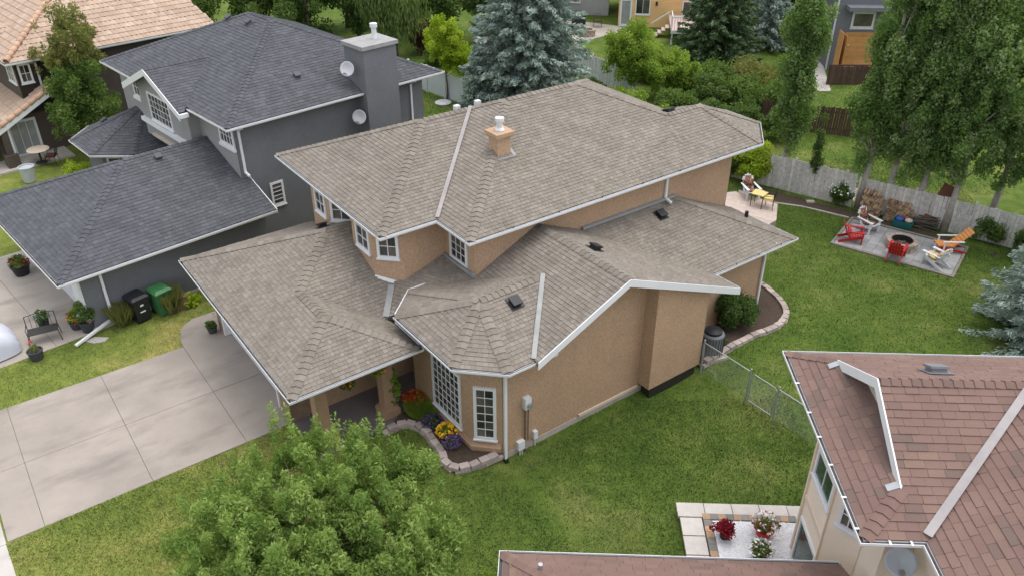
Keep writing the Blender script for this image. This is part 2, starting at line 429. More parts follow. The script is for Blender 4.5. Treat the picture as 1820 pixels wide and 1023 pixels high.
# ------------------------------------------------------------------ the ground
def sstep(a, b, x): t = np.clip((np.asarray(x, float)-a)/(b-a), 0, 1); return t*t*(3-2*t)
MO = np.array([-.28358, 18.10005]); MU = np.array([.80625, .59157]); MV = np.array([-.59157, .80625])
def gz(x, y):
    "height of the lawn: flat, a little lower along the side of the tan house"
    qx = np.asarray(x, float)-MO[0]; qy = np.asarray(y, float)-MO[1]; u = qx*MU[0]+qy*MU[1]; v = qx*MV[0]+qy*MV[1]
    return -.3*sstep(-1.2, .2, u)*(1-sstep(6.6, 10, u))*(1-sstep(-.3, .5, v))*sstep(-8, -3.5, v) + .02*np.sin(x*.7)*np.cos(y*.6)
def mw(u, v): return MO + u*MU + v*MV
def dry(k, c, v):
    'the front lawns towards the street are drier and yellower'
    sx = k.n('SeparateXYZ'); k.l(v, sx.inputs[0]); f = k.n('MapRange'); f.inputs['From Min'].default_value = 3.; f.inputs['From Max'].default_value = -8.; k.l(k.math('ADD', k.math('ADD', sx.outputs[0], k.math('MULTIPLY', k.math('MAXIMUM', k.math('SUBTRACT', sx.outputs[1], 29.), 0.), 1.5)), k.math('MULTIPLY', k.noise(.5, 3, .6, v), 5.)), f.inputs[0])
    return k.mix(f.outputs[0], c, k.mix(1., c, (1.8, 1.45, 1.6), 'MULTIPLY'))
def lawn_mat():
    k = N('lawn_grass'); v = k.geo()
    a = k.ramp(k.noise(.35, 4, .6, v), [(.25, (.062, .112, .025)), (.5, (.1, .152, .037)), (.68, (.17, .2, .068))]); a = dry(k, a, v)
    b = k.ramp(k.noise(2.2, 5, .7, v), [(.3, (.72, .76, .74)), (.7, (1.22, 1.17, 1.08))])
    c = k.mix(1., a, b, 'MULTIPLY')
    c = k.mix(1., c, k.ramp(k.noise(38, 3, .75, v), [(.32, (.55, .58, .5)), (.68, (1.4, 1.35, 1.2))]), 'MULTIPLY')
    k.l(c, k.b.inputs['Base Color']); k.b.inputs['Roughness'].default_value = 1; k.b.inputs['Specular IOR Level'].default_value = .05
    k.bump(k.noise(38, 3, .75, v), .8, .03); return k.m
LAWN = lawn_mat()
bigg = MB(); bigg.add([(-400, -300, -.6), (400, -300, -.6), (400, 600, -.6), (-400, 600, -.6)], [(0, 1, 2, 3)])
bigg.build('ground', mat('distant_ground', (.07, .10, .03), 1, .2, .1), kind='structure')
xs = np.arange(-55, 60.1, .5); ys = np.arange(-12, 110.1, .5); gx, gy = np.meshgrid(xs, ys)
GV_ = np.stack([gx.ravel(), gy.ravel(), gz(gx, gy).ravel()], 1); nx_ = len(xs); ii, jj = np.meshgrid(np.arange(nx_-1), np.arange(len(ys)-1)); q0 = (jj*nx_+ii).ravel()
props(link('lawn', big_mesh('lawn', GV_, np.stack([q0, q0+1, q0+nx_+1, q0+nx_], 1), LAWN)), kind='structure')

def concrete(name, c, stain=.5, seed=0.):
    k = N(name); v = k.geo()
    col = k.ramp(k.noise(.5, 6, .6, v), [(.3, sc(c, .82)), (.7, sc(c, 1.1))])
    m0 = k.n('Mapping'); m0.inputs['Rotation'].default_value = (0, 0, -R(36.3)); k.l(v, m0.inputs[0]); mp = k.n('Mapping'); mp.inputs['Scale'].default_value = (.3, .9, 1); mp.inputs['Location'].default_value = (seed, seed, 0); k.l(m0.outputs[0], mp.inputs[0])
    st = k.ramp(k.noise(.9, 5, .62, mp.outputs[0]), [(.5, (1, 1, 1)), (.72, (1-stain, 1-stain, 1-stain*.95))])
    col = k.mix(1., col, st, 'MULTIPLY')
    col = k.mix(1., col, k.ramp(k.noise(90, 2, .8, v), [(.3, (.86,)*3), (.7, (1.1,)*3)]), 'MULTIPLY')
    k.l(col, k.b.inputs['Base Color']); k.b.inputs['Roughness'].default_value = .92; k.b.inputs['Specular IOR Level'].default_value = .2
    k.bump(k.noise(60, 3, .7, v), .25, .01); return k.m
DRIVE = concrete('driveway_concrete', (.345, .30, .26), .34)
WALK = concrete('sidewalk_concrete', (.47, .435, .40), .12, 3.)
DRIVE2 = concrete('neighbour_concrete', (.42, .37, .32), .35, 7.)
JOINT = mat('joint_dirt', (.22, .195, .17), 1, .2, 5)
def plate(parent, pts, z0, z1, m, name='slab', **kw): return MB().prism(pts, z0, z1).build(name, m, parent, **kw)
# driveway of the tan house: slabs between sawn joints
dw = MB(); dw.prism([tuple(mw(*p)) for p in ((-12.35, 5.03), (-4.45, 5.03), (-4.45, 12.5), (-5.3, 12.5), (-5.85, 11.6), (-5.9, 11.03), (-12.35, 11.03))], -.1, .004)
dw = dw.build('driveway', JOINT, kind='structure')
us = (-12.38, -11.48, -8.66, -5.9); g = .007
for i in range(3):
    for v0, v1 in ((5.0, 7.98), (7.98, 11.06)):
        plate(dw, [tuple(mw(*p)) for p in ((us[i]+g, v0+g), (us[i+1]-g, v0+g), (us[i+1]-g, v1-g), (us[i]+g, v1-g))], -.08, .03, DRIVE)
plate(dw, [tuple(mw(*p)) for p in ((-5.9+g, 5.0), (-4.15, 5.0), (-4.15, 7.97), (-5.9+g, 7.97))], -.08, .031, DRIVE)
plate(dw, [tuple(mw(*p)) for p in ((-5.9+g, 7.99), (-4.15, 7.99), (-4.15, 11.4), (-3.9, 11.4), (-3.95, 12.58), (-4.3, 12.68), (-5.1, 12.64), (-5.45, 12.42), (-5.68, 12.1), (-5.84, 11.6), (-5.9+g, 11.06))], -.08, .031, DRIVE)
plate(dw, [tuple(mw(*p)) for p in ((-4.4, 3.0), (-.7, 3.1), (-.1, 5.05), (-4.4, 5.05))], -.08, .06, concrete('porch_concrete', (.17, .15, .14), .3, 5.), name='porch_floor')  # porch shade is put into the darker colour of this concrete
swk = empty('sidewalk', (*mw(-13.1, 6), 0)); swk['kind'] = 'structure'
def cw(*pts): return [tuple(mw(*p)) for p in pts]
sw_ = plate(None, cw((-12.42, 4.97), (-12.5, 12.5), (-14.2, 12.5), (-14.2, 4.97)), -.1, .02, WALK, name='slab')
for s_ in (sw_,): s_.parent = swk; s_.matrix_parent_inverse = Matrix.Translation((-swk.location[0], -swk.location[1], 0))
for a, b in ((4.95, 1.6), (1.58, -2.2)):
    o = plate(None, cw((-12.43, a), (-12.2 if a < 4 else -12.33, b), (-14.2, b), (-14.2, a)), -.1, .022, WALK, name='slab'); o.parent = swk; o.matrix_parent_inverse = Matrix.Translation((-swk.location[0], -swk.location[1], 0))

# ------------------------------------------------------------------ the tan house
TAUPE = [(0, (.187, .161, .132)), (.3, (.209, .181, .15)), (.7, (.223, .194, .162)), (1, (.25, .219, .185))]
SH_F = tone_mat('taupe_shingles', TAUPE, weather=(1.2, .86, 1.1)); SH_P = tone_mat('taupe_shingle', TAUPE, per_object=True, weather=(1.2, .86, 1.1))
SH_D = mat('roof_underlay', (.12, .105, .095), 1, .15, 3)
house = empty('tan_house', (MO[0], MO[1], 0), R(36.265), 'large tan stucco house with taupe shingle roof in the middle', 'house')
bpy.context.view_layer.update()
E2, E1, EB, P = 5.5, 2.85, 3.45, .42
rf = Roof(house, SH_D, SH_F, SH_P, exposure=.135, widths=(.12, .155, .19), thick=(.010, .016))
# upper roof
R1 = (2.99, 8.75, 7.138); VT = (4.95, 8.75, 7.138); HT = (5.86, 7.84, 7.52); RE = (9.0, 7.84, 7.52); X = (11.44, 5.4, 6.495); K2 = (13.17, 5.4, 6.495)
e = lambda u, v: (u, v, E2)
rf.face([e(-.91, 12.65), e(-.91, 4.85), R1])
rf.face([e(-.91, 4.85), e(1.05, 4.85), VT, R1])
rf.face([e(1.05, 4.85), e(1.05, 3.03), HT, VT])
rf.face([e(1.05, 3.03), e(11.44, 3.03), X, RE, HT], [e(11.44, 3.03), e(14.1, 3.03), K2, X])
rf.face([e(14.1, 3.03), e(15.72, 4.5), K2]); rf.face([e(15.72, 4.5), e(15.72, 6.3), K2]); rf.face([e(15.72, 6.3), e(14.1, 7.77), K2])
rf.face([K2, e(14.1, 7.77), e(13.81, 7.77), X]); rf.face([RE, X, e(13.81, 7.77), e(13.81, 12.65)])
rf.face([R1, e(-.91, 12.65), e(13.81, 12.65), RE, HT, VT], shingle=False)
nF, nL, nB, nR = (0, -P, 1), (-P, 0, 1), (0, P, 1), (P, 0, 1)
for p, q, a, b in ((e(-.91, 4.85), R1, nF, nL), (e(-.91, 12.65), R1, nL, nB), (R1, VT, nF, nB), (VT, HT, nL, nB), (e(1.05, 3.03), HT, nF, nL), (HT, RE, nF, nB), (RE, X, nF, nR), (X, K2, nF, nB),
                   (e(14.1, 3.03), K2, nF, (.3, -.3, 1)), (e(15.72, 4.5), K2, (.3, -.3, 1), nR), (RE, e(13.81, 12.65), nR, nB)):
    rf.cap(p, q, [-x if i < 2 else x for i, x in enumerate(a)] if False else a, b)
# lower roofs: garage and porch
l = lambda u, v: (u, v, E1)
T1 = (-1.25, 8.15, 4.467); T2 = (-3.1, 6.3, 3.69); T3 = (-3.1, 4.6, 3.69)
rf.face([l(-5.1, 12.0), l(-5.1, 6.3), T2, T1], [l(-5.1, 6.3), l(-5.1, 2.6), T3, T2])
rf.face([l(-5.1, 2.6), l(-1.1, 2.6), T3]); rf.face([l(-1.1, 2.6), l(-1.1, 4.3), T2, T3])
rf.face([T2, (-1.18, 4.38, 2.884), (.1, 6.08, 3.598), (1.5, 7.8, 4.32), (1.5, 8.15, 4.467), T1])
ga = lambda u, v: (u, v, 2.93+.331*(u+1.2)+.154*(v-4.5))
rf.face([ga(-1.2, 4.45), ga(-.2, 4.2), ga(1.6, 4.2), ga(1.6, 6.08), ga(.1, 6.08)])
rf.face([l(-5.1, 12.0), T1, (-.3, 8.15, 4.467), l(-.3, 12.0)])
for p, q, a, b in ((l(-5.1, 12.0), T1, nL, nB), (T2, T1, nL, nF), (T3, T2, nL, nR), (l(-5.1, 2.6), T3, nL, nF), (l(-1.1, 2.6), T3, nF, nR)): rf.cap(p, q, a, b)
# living-room gable, side wing
gl = lambda u, v: (u, v, 3.16+.45*u)
gr = lambda u, v: (u, v, 4.96-.42*(u-4))
rf.face([gl(-.1, 1.0), gl(4, 1.0), gl(4, 4.3), gl(-.1, 4.3)], [gl(.72, -.7), gl(4, -.7), gl(4, 1.0), gl(.9, 1.0)])
rf.face([gr(4, -.7), gr(9.02, -.7), gr(9.02, .4), gr(5.8, 3.62), gr(4, 3.62)])
rf.face([l(9.02, .4), l(13.4, .4), (10.18, 3.62, 4.202), (5.8, 3.62, 4.202)]); rf.face([l(13.4, .4), l(13.4, 3.62), (10.18, 3.62, 4.202)])
rf.cap((4, -.7, 4.96), (4, 3.5, 4.96), (-.45, 0, 1), nR); rf.cap(l(13.4, .4), (10.18, 3.62, 4.202), nF, nR)
# octagonal bay
b_ = lambda u, v: (u, v, EB)
AP = (.45, 1.7, 4.4); AQ = (2.75, 1.7, 4.4)
rf.face([b_(-.16, -.52), b_(1.12, -.52), AQ, AP]); rf.face([b_(-1.23, .54), b_(-.16, -.52), AP]); rf.face([b_(-1.23, 3.7), b_(-1.23, .54), AP])
rf.face([b_(-.21, 4.67), b_(-1.23, 3.7), AP]); rf.face([b_(.64, 4.67), b_(-.21, 4.67), AP, AQ])
nC1 = nrm(b_(-1.23, .54), b_(-.16, -.52), AP); nC2 = nrm(b_(-.21, 4.67), b_(-1.23, 3.7), AP); nBL = nrm(b_(-1.23, 3.7), b_(-1.23, .54), AP)
for p, a, b in ((b_(-.16, -.52), nF, nC1), (b_(-1.23, .54), nC1, nBL), (b_(-1.23, 3.7), nBL, nC2), (b_(-.21, 4.67), nC2, (0, .32, 1))): rf.cap(p, AP, a, b)
rf.cap(AP, AQ, nF, (0, .32, 1))
rf.build()
def flashing(parent, p, q, w=.13, m=None):
    p, q = Vector(p)+Vector((0, 0, .065)), Vector(q)+Vector((0, 0, .065)); return MB().bar(p, q, w, .02).build('valley_flashing', m or FLASH, parent)
flashing(house, (1.05, 4.85, 5.5), VT); flashing(house, (.72, -.5, 3.47), AQ, .14, FLASHG); flashing(house, (-1.17, 4.48, 2.92), (-.42, 5.42, 3.32), .2, FLASHG)
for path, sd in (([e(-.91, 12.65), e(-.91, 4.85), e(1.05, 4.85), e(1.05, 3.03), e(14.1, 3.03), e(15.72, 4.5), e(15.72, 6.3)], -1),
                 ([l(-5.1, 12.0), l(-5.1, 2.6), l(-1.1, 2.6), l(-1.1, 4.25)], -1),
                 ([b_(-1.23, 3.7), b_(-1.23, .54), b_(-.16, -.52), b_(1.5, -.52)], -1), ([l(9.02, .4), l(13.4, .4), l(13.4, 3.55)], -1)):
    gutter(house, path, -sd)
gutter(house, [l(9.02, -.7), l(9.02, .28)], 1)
rake(house, (.72, -.7, 3.487), (4, -.7, 4.965), (0, -1), .22); rake(house, (9.14, -.7, 2.80), (4, -.7, 4.965), (0, -1), .22)
MB().sweep([b_(-1.23, 3.72), b_(-.21, 4.69), b_(.66, 4.69)], [(0, .055), (0, -.12), (.025, -.12), (.025, .055)], -1).build('fascia', WHITE, house)
for u0 in (1.0,): MB().box(-.02, .5, -.66, -.60, 3.30, 3.44).build('fascia', WHITE, house) if False else None
# walls
strip(house, [(0, 0, 3.42), (1.0, 0, 3.42), (4.0, 0, 4.80), (8.2, 0, 3.05)], -.5, STUCCO)
strip(house, [(8.2, 0, 3.05), (8.2, .9, 3.05), (12.5, .9, 2.95), (12.5, 3.58, 2.95)], -.5, STUCCO)
MB().prism([(0, -.02), (8.22, -.02), (8.22, .1), (0, .1)], -.6, .02).build('foundation', CONC, house)
MB().box(2.91, 5.42, -.075, -.02, .03, .13).build('base_trim', mat('cream_trim', (.62, .52, .40), .8, .06, 3), house)
ch = MB().prism([(5.48, -.5, 4.2), (7.86, -.5, 3.2), (7.86, 0, 3.2), (5.48, 0, 4.2)], .17, 0); ch.build('chimney_chase', STUCCO, house)
MB().box(5.62, 7.75, -.42, -.04, -.5, .2).build('chase_footing', DARKIRON, house)
strip(house, [(-.62, 3.95, 3.42), (-.62, .62, 3.42), (0, 0, 3.42)], -.3, STUCCO)
MB().sweep([(-.62, 3.5, 0), (-.62, .62, 0), (-.02, .02, 0)], [(0, .42), (.07, .34), (.11, .33), (.11, .2), (.075, .19), (.075, .07), (.11, .06), (.11, -.1), (0, -.1)], 1).build('window_ledge', STUCCO_D, house)
strip(house, [(-.62, 3.95, 3.42), (.3, 3.95, 3.2), (.3, 5.05, 2.95), (-4.42, 5.05, 2.95)], -.1, STUCCO)
gd = strip(house, [(-4.42, 5.05, 3.0), (-4.42, 6.0, 3.0)], -.1, STUCCO); strip(house, [(-4.42, 10.85, 3.0), (-4.42, 11.4, 3.0), (1, 11.4, 3.0)], -.1, STUCCO)
strip(house, [(-4.42, 6.0, 3.0, 2.25), (-4.42, 10.85, 3.0, 2.25)], 2.25, STUCCO)
strip(house, [(-4.42, 6.0, 2.25), (-4.2, 6.0, 2.25)], -.1, WHITE2, name='door_jamb'); strip(house, [(-4.42, 10.85, 2.25), (-4.2, 10.85, 2.25)], -.1, WHITE2, name='door_jamb')
MB().box(-4.47, -4.40, 5.9, 6.0, 0, 2.34).box(-4.47, -4.40, 10.85, 10.95, 0, 2.34).box(-4.472, -4.40, 6.0, 10.85, 2.25, 2.34).build('door_casing', WHITE, house)
gdo = MB().box(-4.23, -4.19, 6.0, 10.85, .03, 2.25).build('garage_door', WHITE, house)
pm_ = MB().box(-4.245, -4.23, 0, .84, 0, .42).mesh('panel', WHITE2)
for i in range(5):
    for j in range(4): link('panel', pm_, gdo, loc=(0, 6.08+i*.96, .12+j*.53))
MB().box(-4.47, -3.86, 4.98, 5.045, 0, 1.15).build('stone_facing', STONE, house); MB().box(-4.47, -4.425, 5.045, 5.75, 0, 1.15).build('stone_facing', STONE, house); MB().box(-4.47, -4.425, 10.97, 11.42, 0, 1.15).build('stone_facing', STONE, house)
for (u, v) in ((-4.03, 3.5), (-1.82, 3.62)):
    c = MB().box(u-.19, u+.19, v-.19, v+.19, .0, 2.62).build('porch_column', STUCCO_D, house)
    MB().box(u-.29, u+.29, v-.29, v+.29, -.1, .34).box(u-.25, u+.25, v-.25, v+.25, .34, .4).build('column_base', STUCCO_D, c); MB().box(u-.25, u+.25, v-.25, v+.25, 2.5, 2.6).build('column_capital', STUCCO_D, c)
MB().box(-4.3, -1.4, 3.36, 3.7, 2.6, 2.84).box(-4.25, -3.9, 3.7, 5.05, 2.6, 2.82).build('porch_beam', STUCCO_D, house)
MB().box(-4.3, -1.25, 2.72, 4.95, 2.84, 2.86).build('porch_soffit', WHITE2, house)
fd = MB().box(.24, .29, 4.05, 4.98, .06, 2.15).build('front_door', mat('dark_wood_door', (.05, .025, .015), .5, .2, 4), house); MB().cyl((.2, 4.15, 1.05), (.24, 4.15, 1.05), .035).build('handle', METAL, fd)
# upper walls
up = [(13.2, 12.2), (.0, 12.2), (.0, 11.15), (-.66, 10.49), (-.66, 9.13), (-.02, 8.49), (-.02, 8.05), (-.66, 7.4), (-.66, 5.98), (.03, 5.29), (1.56, 5.29), (1.56, 3.58), (13.25, 3.58), (14.95, 5.1), (14.95, 6.2), (13.25, 7.6), (13.25, 12.2)]
strip(house, [(*p, 5.58) for p in up], 2.6, STUCCO)
strip(house, [(13.25, 3.58, 3), (14.95, 5.1, 3), (14.95, 6.2, 3), (13.25, 7.6, 3), (13.25, 12.2, 3), (0, 12.2, 3)], -.1, STUCCO); strip(house, [(12.5, 3.58, 3), (13.25, 3.58, 3)], -.1, STUCCO)
MB().sweep([(-.7, 6.05, 3.50), (-.66, 5.96, 3.52), (.03, 5.27, 3.30), (.05, 5.2, 3.28)], [(0, .06), (0, -.06), (.1, -.06), (.1, .0)], 1).build('step_flashing', WHITE2, house)
MB().bar((1.5, 5.25, 3.93), (1.5, 3.52, 3.93), .1, .12).build('step_flashing', FLASHG, house); MB().bar((5.85, 3.52, 4.25), (10.2, 3.52, 4.25), .12, .1).build('step_flashing', FLASHG, house)
window(house, (-.66, 10.16), (-.66, 9.34), 4.22, 5.42, 2, 3, out=(-1, 0)); window(house, (-.62, 9.09), (-.08, 8.55), 4.22, 5.42, 2, 3, out=(-.707, -.707))
window(house, (-.66, 7.08), (-.66, 6.18), 4.22, 5.42, 2, 3, out=(-1, 0)); window(house, (-.57, 5.89), (-.07, 5.39), 4.22, 5.42, 2, 3, out=(-.707, -.707))
window(house, (1.56, 4.97), (1.56, 3.98), 3.99, 5.42, 3, 5, out=(-1, 0))
window(house, (-.62, 2.76), (-.62, 1.18), .5, 2.5, 6, 7, out=(-1, 0)); window(house, (-.585, .585), (-.115, .115), .58, 2.5, 2, 6, out=(-.707, -.707))
# fittings
for (u, v, zt, zb, out) in ((.06, -.02, 3.2, -.12, (0, -1)), (12.45, .9, 2.7, .1, (0, -1)), (9.75, 3.58, 5.3, 4.22, (0, -1))): downspout(house, u, v, zt, zb, out, kick=.3 if zb > 4 else 0)
MB().box(.0, .12, -.16, -.04, -.34, -.1).build('drain_boot', BLACK, house)
mt = MB().box(.72, .94, -.16, 0, 1.45, 1.85).build('electric_meter', CURTAIN, house); MB().cyl((.86, -.16, 1.6), (.86, -.25, 1.6), .085, n=14).build('dial', METAL, mt); MB().cyl((.79, -.06, 1.45), (.79, -.06, -.2), .025).cyl((.9, -.06, 1.45), (.9, -.06, .2), .018).build('conduit', mat('brown_conduit', (.16, .11, .08), .6), mt)
bx = MB().box(.5, .74, -.14, 0, -.02, .28).cyl((.58, -.09, -.02), (.58, -.09, -.3), .02).cyl((.66, -.09, -.02), (.66, -.09, -.3), .02).build('utility_box', CURTAIN, house); bx2 = MB().box(1.1, 1.24, -.12, 0, .1, .38).cyl((1.17, -.06, .1), (1.17, -.06, -.2), .016).build('utility_box', CURTAIN, house)
roof_vent(house, (4.77, 1.68, 4.65), nR); roof_vent(house, (9.09, 3.05, 3.98), nF); roof_vent(house, (1.34, 1.21, 4.22), nF); roof_vent(house, (-1.05, 8.9, 4.17), nB, size=.3); roof_vent(house, (11.9, 5.75, 6.37), nB, size=.42)
MB().cyl((12.9, 2.27, 3.0), (12.9, 2.27, 3.32), .07, n=12).build('vent_pipe', BLACK, house)
for u in (4.55, 5.45): MB().box(u, u+.2, 9.1, 9.28, 6.8, 7.16).build('ridge_vent_hood', WHITE2, house)
cm = MB().box(3.9, 4.42, 5.62, 6.12, 6.3, 7.28).build('chimney', STUCCO, house)
MB().box(3.8, 4.52, 5.52, 6.22, 7.24, 7.36).box(3.84, 4.48, 5.56, 6.18, 7.16, 7.24).build('chimney_cap', STUCCO, cm); MB().lathe([(.1, 7.36), (.16, 7.37), (.14, 7.42), (.1, 7.46), (.1, 7.68), (.15, 7.69), (.15, 7.79), (0, 7.82)], (4.16, 5.87, 0), 18).build('flue', WHITE2, cm)
MB().bar((3.8, 5.5, 6.545), (4.55, 5.5, 6.545), .16, .03).bar((4.5, 5.5, 6.55), (4.5, 6.2, 6.84), .12, .03).build('chimney_flashing', FLASHG, cm)
cl_ = MB().cyl((0, 0, 0), (0, .0, .05), .016, n=5).mesh('gutter_clip', DARKIRON)
for u in (2.6, 4.4, 6.2, 8.0, 9.8, 11.6, 13.2): link('gutter_clip', cl_, house, loc=(u, 3.0, E2-.01))
for u in (10.2, 11.4, 12.6): link('gutter_clip', cl_, house, loc=(u, .37, E1-.01))

# ------------------------------------------------------------------ the grey house
GREYS = [(0, (.076, .078, .085)), (.4, (.085, .088, .096)), (.75, (.092, .095, .104)), (1, (.103, .107, .116))]
GS_F = tone_mat('slate_grey_shingles', GREYS, weather=(1., .88, 1.12)); GS_P = tone_mat('slate_grey_shingle', GREYS, per_object=True, weather=(1., .88, 1.12))
grey = empty('grey_house', (-15.20805, 23.49861, 0), R(43.8), 'dark grey stucco house with slate grey shingles and wide stucco chimney', 'house')
bpy.context.view_layer.update()
rg = Roof(grey, mat('dark_underlay', (.04, .043, .05), 1, .1, 3), GS_F, GS_P, exposure=.17)
e = lambda a, b: (a, b, 5.75); l = lambda a, b: (a, b, 2.6)
K1 = (12.69, 6.63, 8.01); K3 = (12.69, 8.53, 8.01)
rg.face([e(7.43, 13.78), e(7.43, 1.38), K1, K3]); rg.face([e(7.43, 1.38), e(17.94, 1.38), K1]); rg.face([e(17.94, 1.38), e(17.94, 13.78), K3, K1], shingle=False); rg.face([e(7.43, 13.78), K3, e(17.94, 13.78)], shingle=False)
rg.face([(6.95, 4.6, 5.65), (7.2, 4.6, 5.65), (9.9, 7.36, 6.815), (6.95, 7.36, 6.815)]); rg.face([(6.95, 10.12, 5.65), (6.95, 7.36, 6.815), (9.9, 7.36, 6.815), (7.2, 10.12, 5.65)])
G1 = (4.4, 4.5, 4.45)
rg.face([l(0, 0), G1, l(0, 9)]); rg.face([l(0, 0), l(8.2, 0), (8.2, 4.5, 4.45), G1]); rg.face([l(0, 9), G1, (8.2, 4.5, 4.45), l(8.2, 9)])
OA = (8.2, 11.9, 3.95)
rg.face([l(5, 13.25), l(5, 10.75), OA]); rg.face([l(5, 10.75), l(6.4, 9.42), OA]); rg.face([l(6.4, 9.42), l(8.3, 9.42), OA]); rg.face([l(6.4, 14.6), l(5, 13.25), OA]); rg.face([l(8.3, 14.6), l(6.4, 14.6), OA])
h_ = .43
for p, q, a, b in ((e(7.43, 1.38), K1, (-h_, 0, 1), (0, -h_, 1)), (e(17.94, 1.38), K1, (h_, 0, 1), (0, -h_, 1)), (K1, K3, (-h_, 0, 1), (h_, 0, 1)), (e(7.43, 13.78), K3, (-h_, 0, 1), (0, h_, 1)), ((6.95, 7.36, 6.815), (9.9, 7.36, 6.815), (0, -.42, 1), (0, .42, 1)),
                   (l(0, 0), G1, (-.42, 0, 1), (0, -.41, 1)), (l(0, 9), G1, (-.42, 0, 1), (0, .41, 1)), (G1, (8.2, 4.5, 4.45), (0, -.41, 1), (0, .41, 1)), (l(5, 10.75), OA, (-.42, 0, 1), (-.3, -.3, 1)), (l(6.4, 9.42), OA, (-.3, -.3, 1), (0, -.5, 1)), (l(5, 13.25), OA, (-.42, 0, 1), (-.3, .3, 1))):
    rg.cap(p, q, a, b, .22, .14)
rg.build()
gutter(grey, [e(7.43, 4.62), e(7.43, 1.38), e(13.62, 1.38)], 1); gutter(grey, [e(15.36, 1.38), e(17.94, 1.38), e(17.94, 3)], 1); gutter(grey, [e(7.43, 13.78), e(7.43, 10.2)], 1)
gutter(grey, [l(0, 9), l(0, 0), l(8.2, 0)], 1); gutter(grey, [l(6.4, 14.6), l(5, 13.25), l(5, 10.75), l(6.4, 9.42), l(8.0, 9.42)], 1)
rake(grey, (6.95, 4.5, 5.61), (6.95, 7.36, 6.82), (-1, 0), .26); rake(grey, (6.95, 10.22, 5.61), (6.95, 7.36, 6.82), (-1, 0), .26); rake(grey, (8.2, -.02, 2.6), (8.2, 2.0, 3.43), (1, 0), .16)
MB().box(6.95, 7.3, 4.42, 4.55, 5.46, 5.62).build('gable_return', WHITE, grey); MB().box(6.95, 7.3, 10.17, 10.3, 5.46, 5.62).build('gable_return', WHITE, grey)
strip(grey, [(.75, 8.3, 2.6), (.75, .7, 2.6)], 2.1, WHITE2); strip(grey, [(.75, 1.6, 2.6), (.75, .7, 2.6), (8.0, .7, 2.6), (8.0, 1.92, 3.4)], -.2, GREYST)
strip(grey, [(.75, 8.3, 2.6), (.75, 6.6, 2.6)], -.2, WHITE2); MB().box(.95, 1.0, 1.6, 6.6, 0, 2.2).build('garage_door', WHITE2, grey)
MB().box(.66, .75, .72, 1.55, 0, 2.45).build('corner_board', WHITE, grey)
MB().box(.72, 8.02, .66, .72, -.3, .14).build('foundation', CONC, grey)
strip(grey, [(7.9, 4.9, 5.8), (7.9, 1.9, 5.8), (17.2, 1.9, 5.8), (17.2, 13.2, 5.8)], -.3, GREYST)
strip(grey, [(7.9, 4.9, 5.8), (7.9, 1.93, 5.8)], 3.2, GREYLT) if False else None
strip(grey, [(7.9, 13.2, 5.8), (7.9, 9.9, 5.8)], 2.6, GREYLT); strip(grey, [(17.2, 13.2, 5.8), (7.9, 13.2, 5.8)], -.2, GREYST)
strip(grey, [(7.9, 9.8, 6.0), (7.42, 9.8, 5.75), (7.42, 7.36, 6.65), (7.42, 4.95, 5.75), (7.9, 4.95, 6.0)], 3.3, GREYLT)
strip(grey, [(7.88, 4.95, 5.75), (7.88, 1.9, 5.75)], 3.2, GREYLT)
MB().box(7.27, 7.42, 4.9, 9.85, 3.92, 4.1).build('sill_band', WHITE, grey); MB().box(7.26, 7.42, 5.4, 8.9, 3.45, 3.55).build('lower_ledge', mat('tan_ledge', (.5, .42, .34), .8), grey)
window(grey, (7.42, 8.8), (7.42, 6.65), 4.2, 5.5, 6, 4, out=(-1, 0)); window(grey, (7.88, 3.15), (7.88, 1.98), 4.66, 5.45, 4, 2, out=(-1, 0)); window(grey, (7.9, 11.7), (7.9, 10.5), 4.5, 5.4, 4, 2, out=(-1, 0))
window(grey, (9.0, 1.9), (9.6, 1.9), 1.78, 2.84, 1, 5, out=(0, -1)); MB().box(7.78, 7.88, 1.92, 3.2, 4.52, 4.62).build('sill_band', WHITE, grey); MB().box(7.8, 7.9, 10.4, 11.8, 4.34, 4.46).build('sill_band', WHITE, grey)
oc = strip(grey, [(7.9, 10.0, 2.6), (6.65, 10.0, 2.6), (5.5, 11.0, 2.6), (5.5, 13.0, 2.6), (6.6, 14.1, 2.6), (7.9, 14.1, 2.6)], -.2, GREYST); window(grey, (6.5, 10.13), (5.65, 10.87), .8, 2.3, 2, 3, out=(-.66, -.75)); window(grey, (6.75, 10.0), (7.7, 10.0), .8, 2.3, 3, 3, out=(0, -1))
downspout(grey, 8.05, 1.9, 5.4, 3.6, (0, -1), .3); downspout(grey, 16.5, 1.9, 5.4, 0, (0, -1), 0)
dsp = MB().bar((1.45, .62, .28), (1.45, .62, 2.3), .09, .07).bar((1.45, .62, 2.3), (1.45, .1, 2.48), .09, .07).bar((1.45, .62, .3), (-.1, .1, .1), .1, .08).build('downspout', WHITE, grey)
cg = MB().box(13.64, 15.32, 1.1, 2.5, -.2, 7.6).build('chimney', GREYST, grey); MB().box(13.56, 15.4, 1.02, 2.58, 7.56, 7.72).build('chimney_cap', mat('chimney_cap_cement', (.30, .295, .285), .8, .15, 4), cg); MB().lathe([(.11, 7.72), (.11, 8.2), (.16, 8.21), (.16, 8.36), (0, 8.4)], (14.75, 1.8, 0), 16).build('flue', WHITE2, cg)
dish(grey, (13.25, 1.75, 6.75), (-.75, -.55, .35), .31, m=mat('pale_dish', (.5, .5, .52), .5, .05), mount=(13.62, 1.75, 6.45)); dish(grey, (13.35, 1.35, 4.75), (-.75, -.55, .3), .31, m=mat('pale_dish', (.5, .5, .52)), mount=(13.5, 1.9, 4.5))
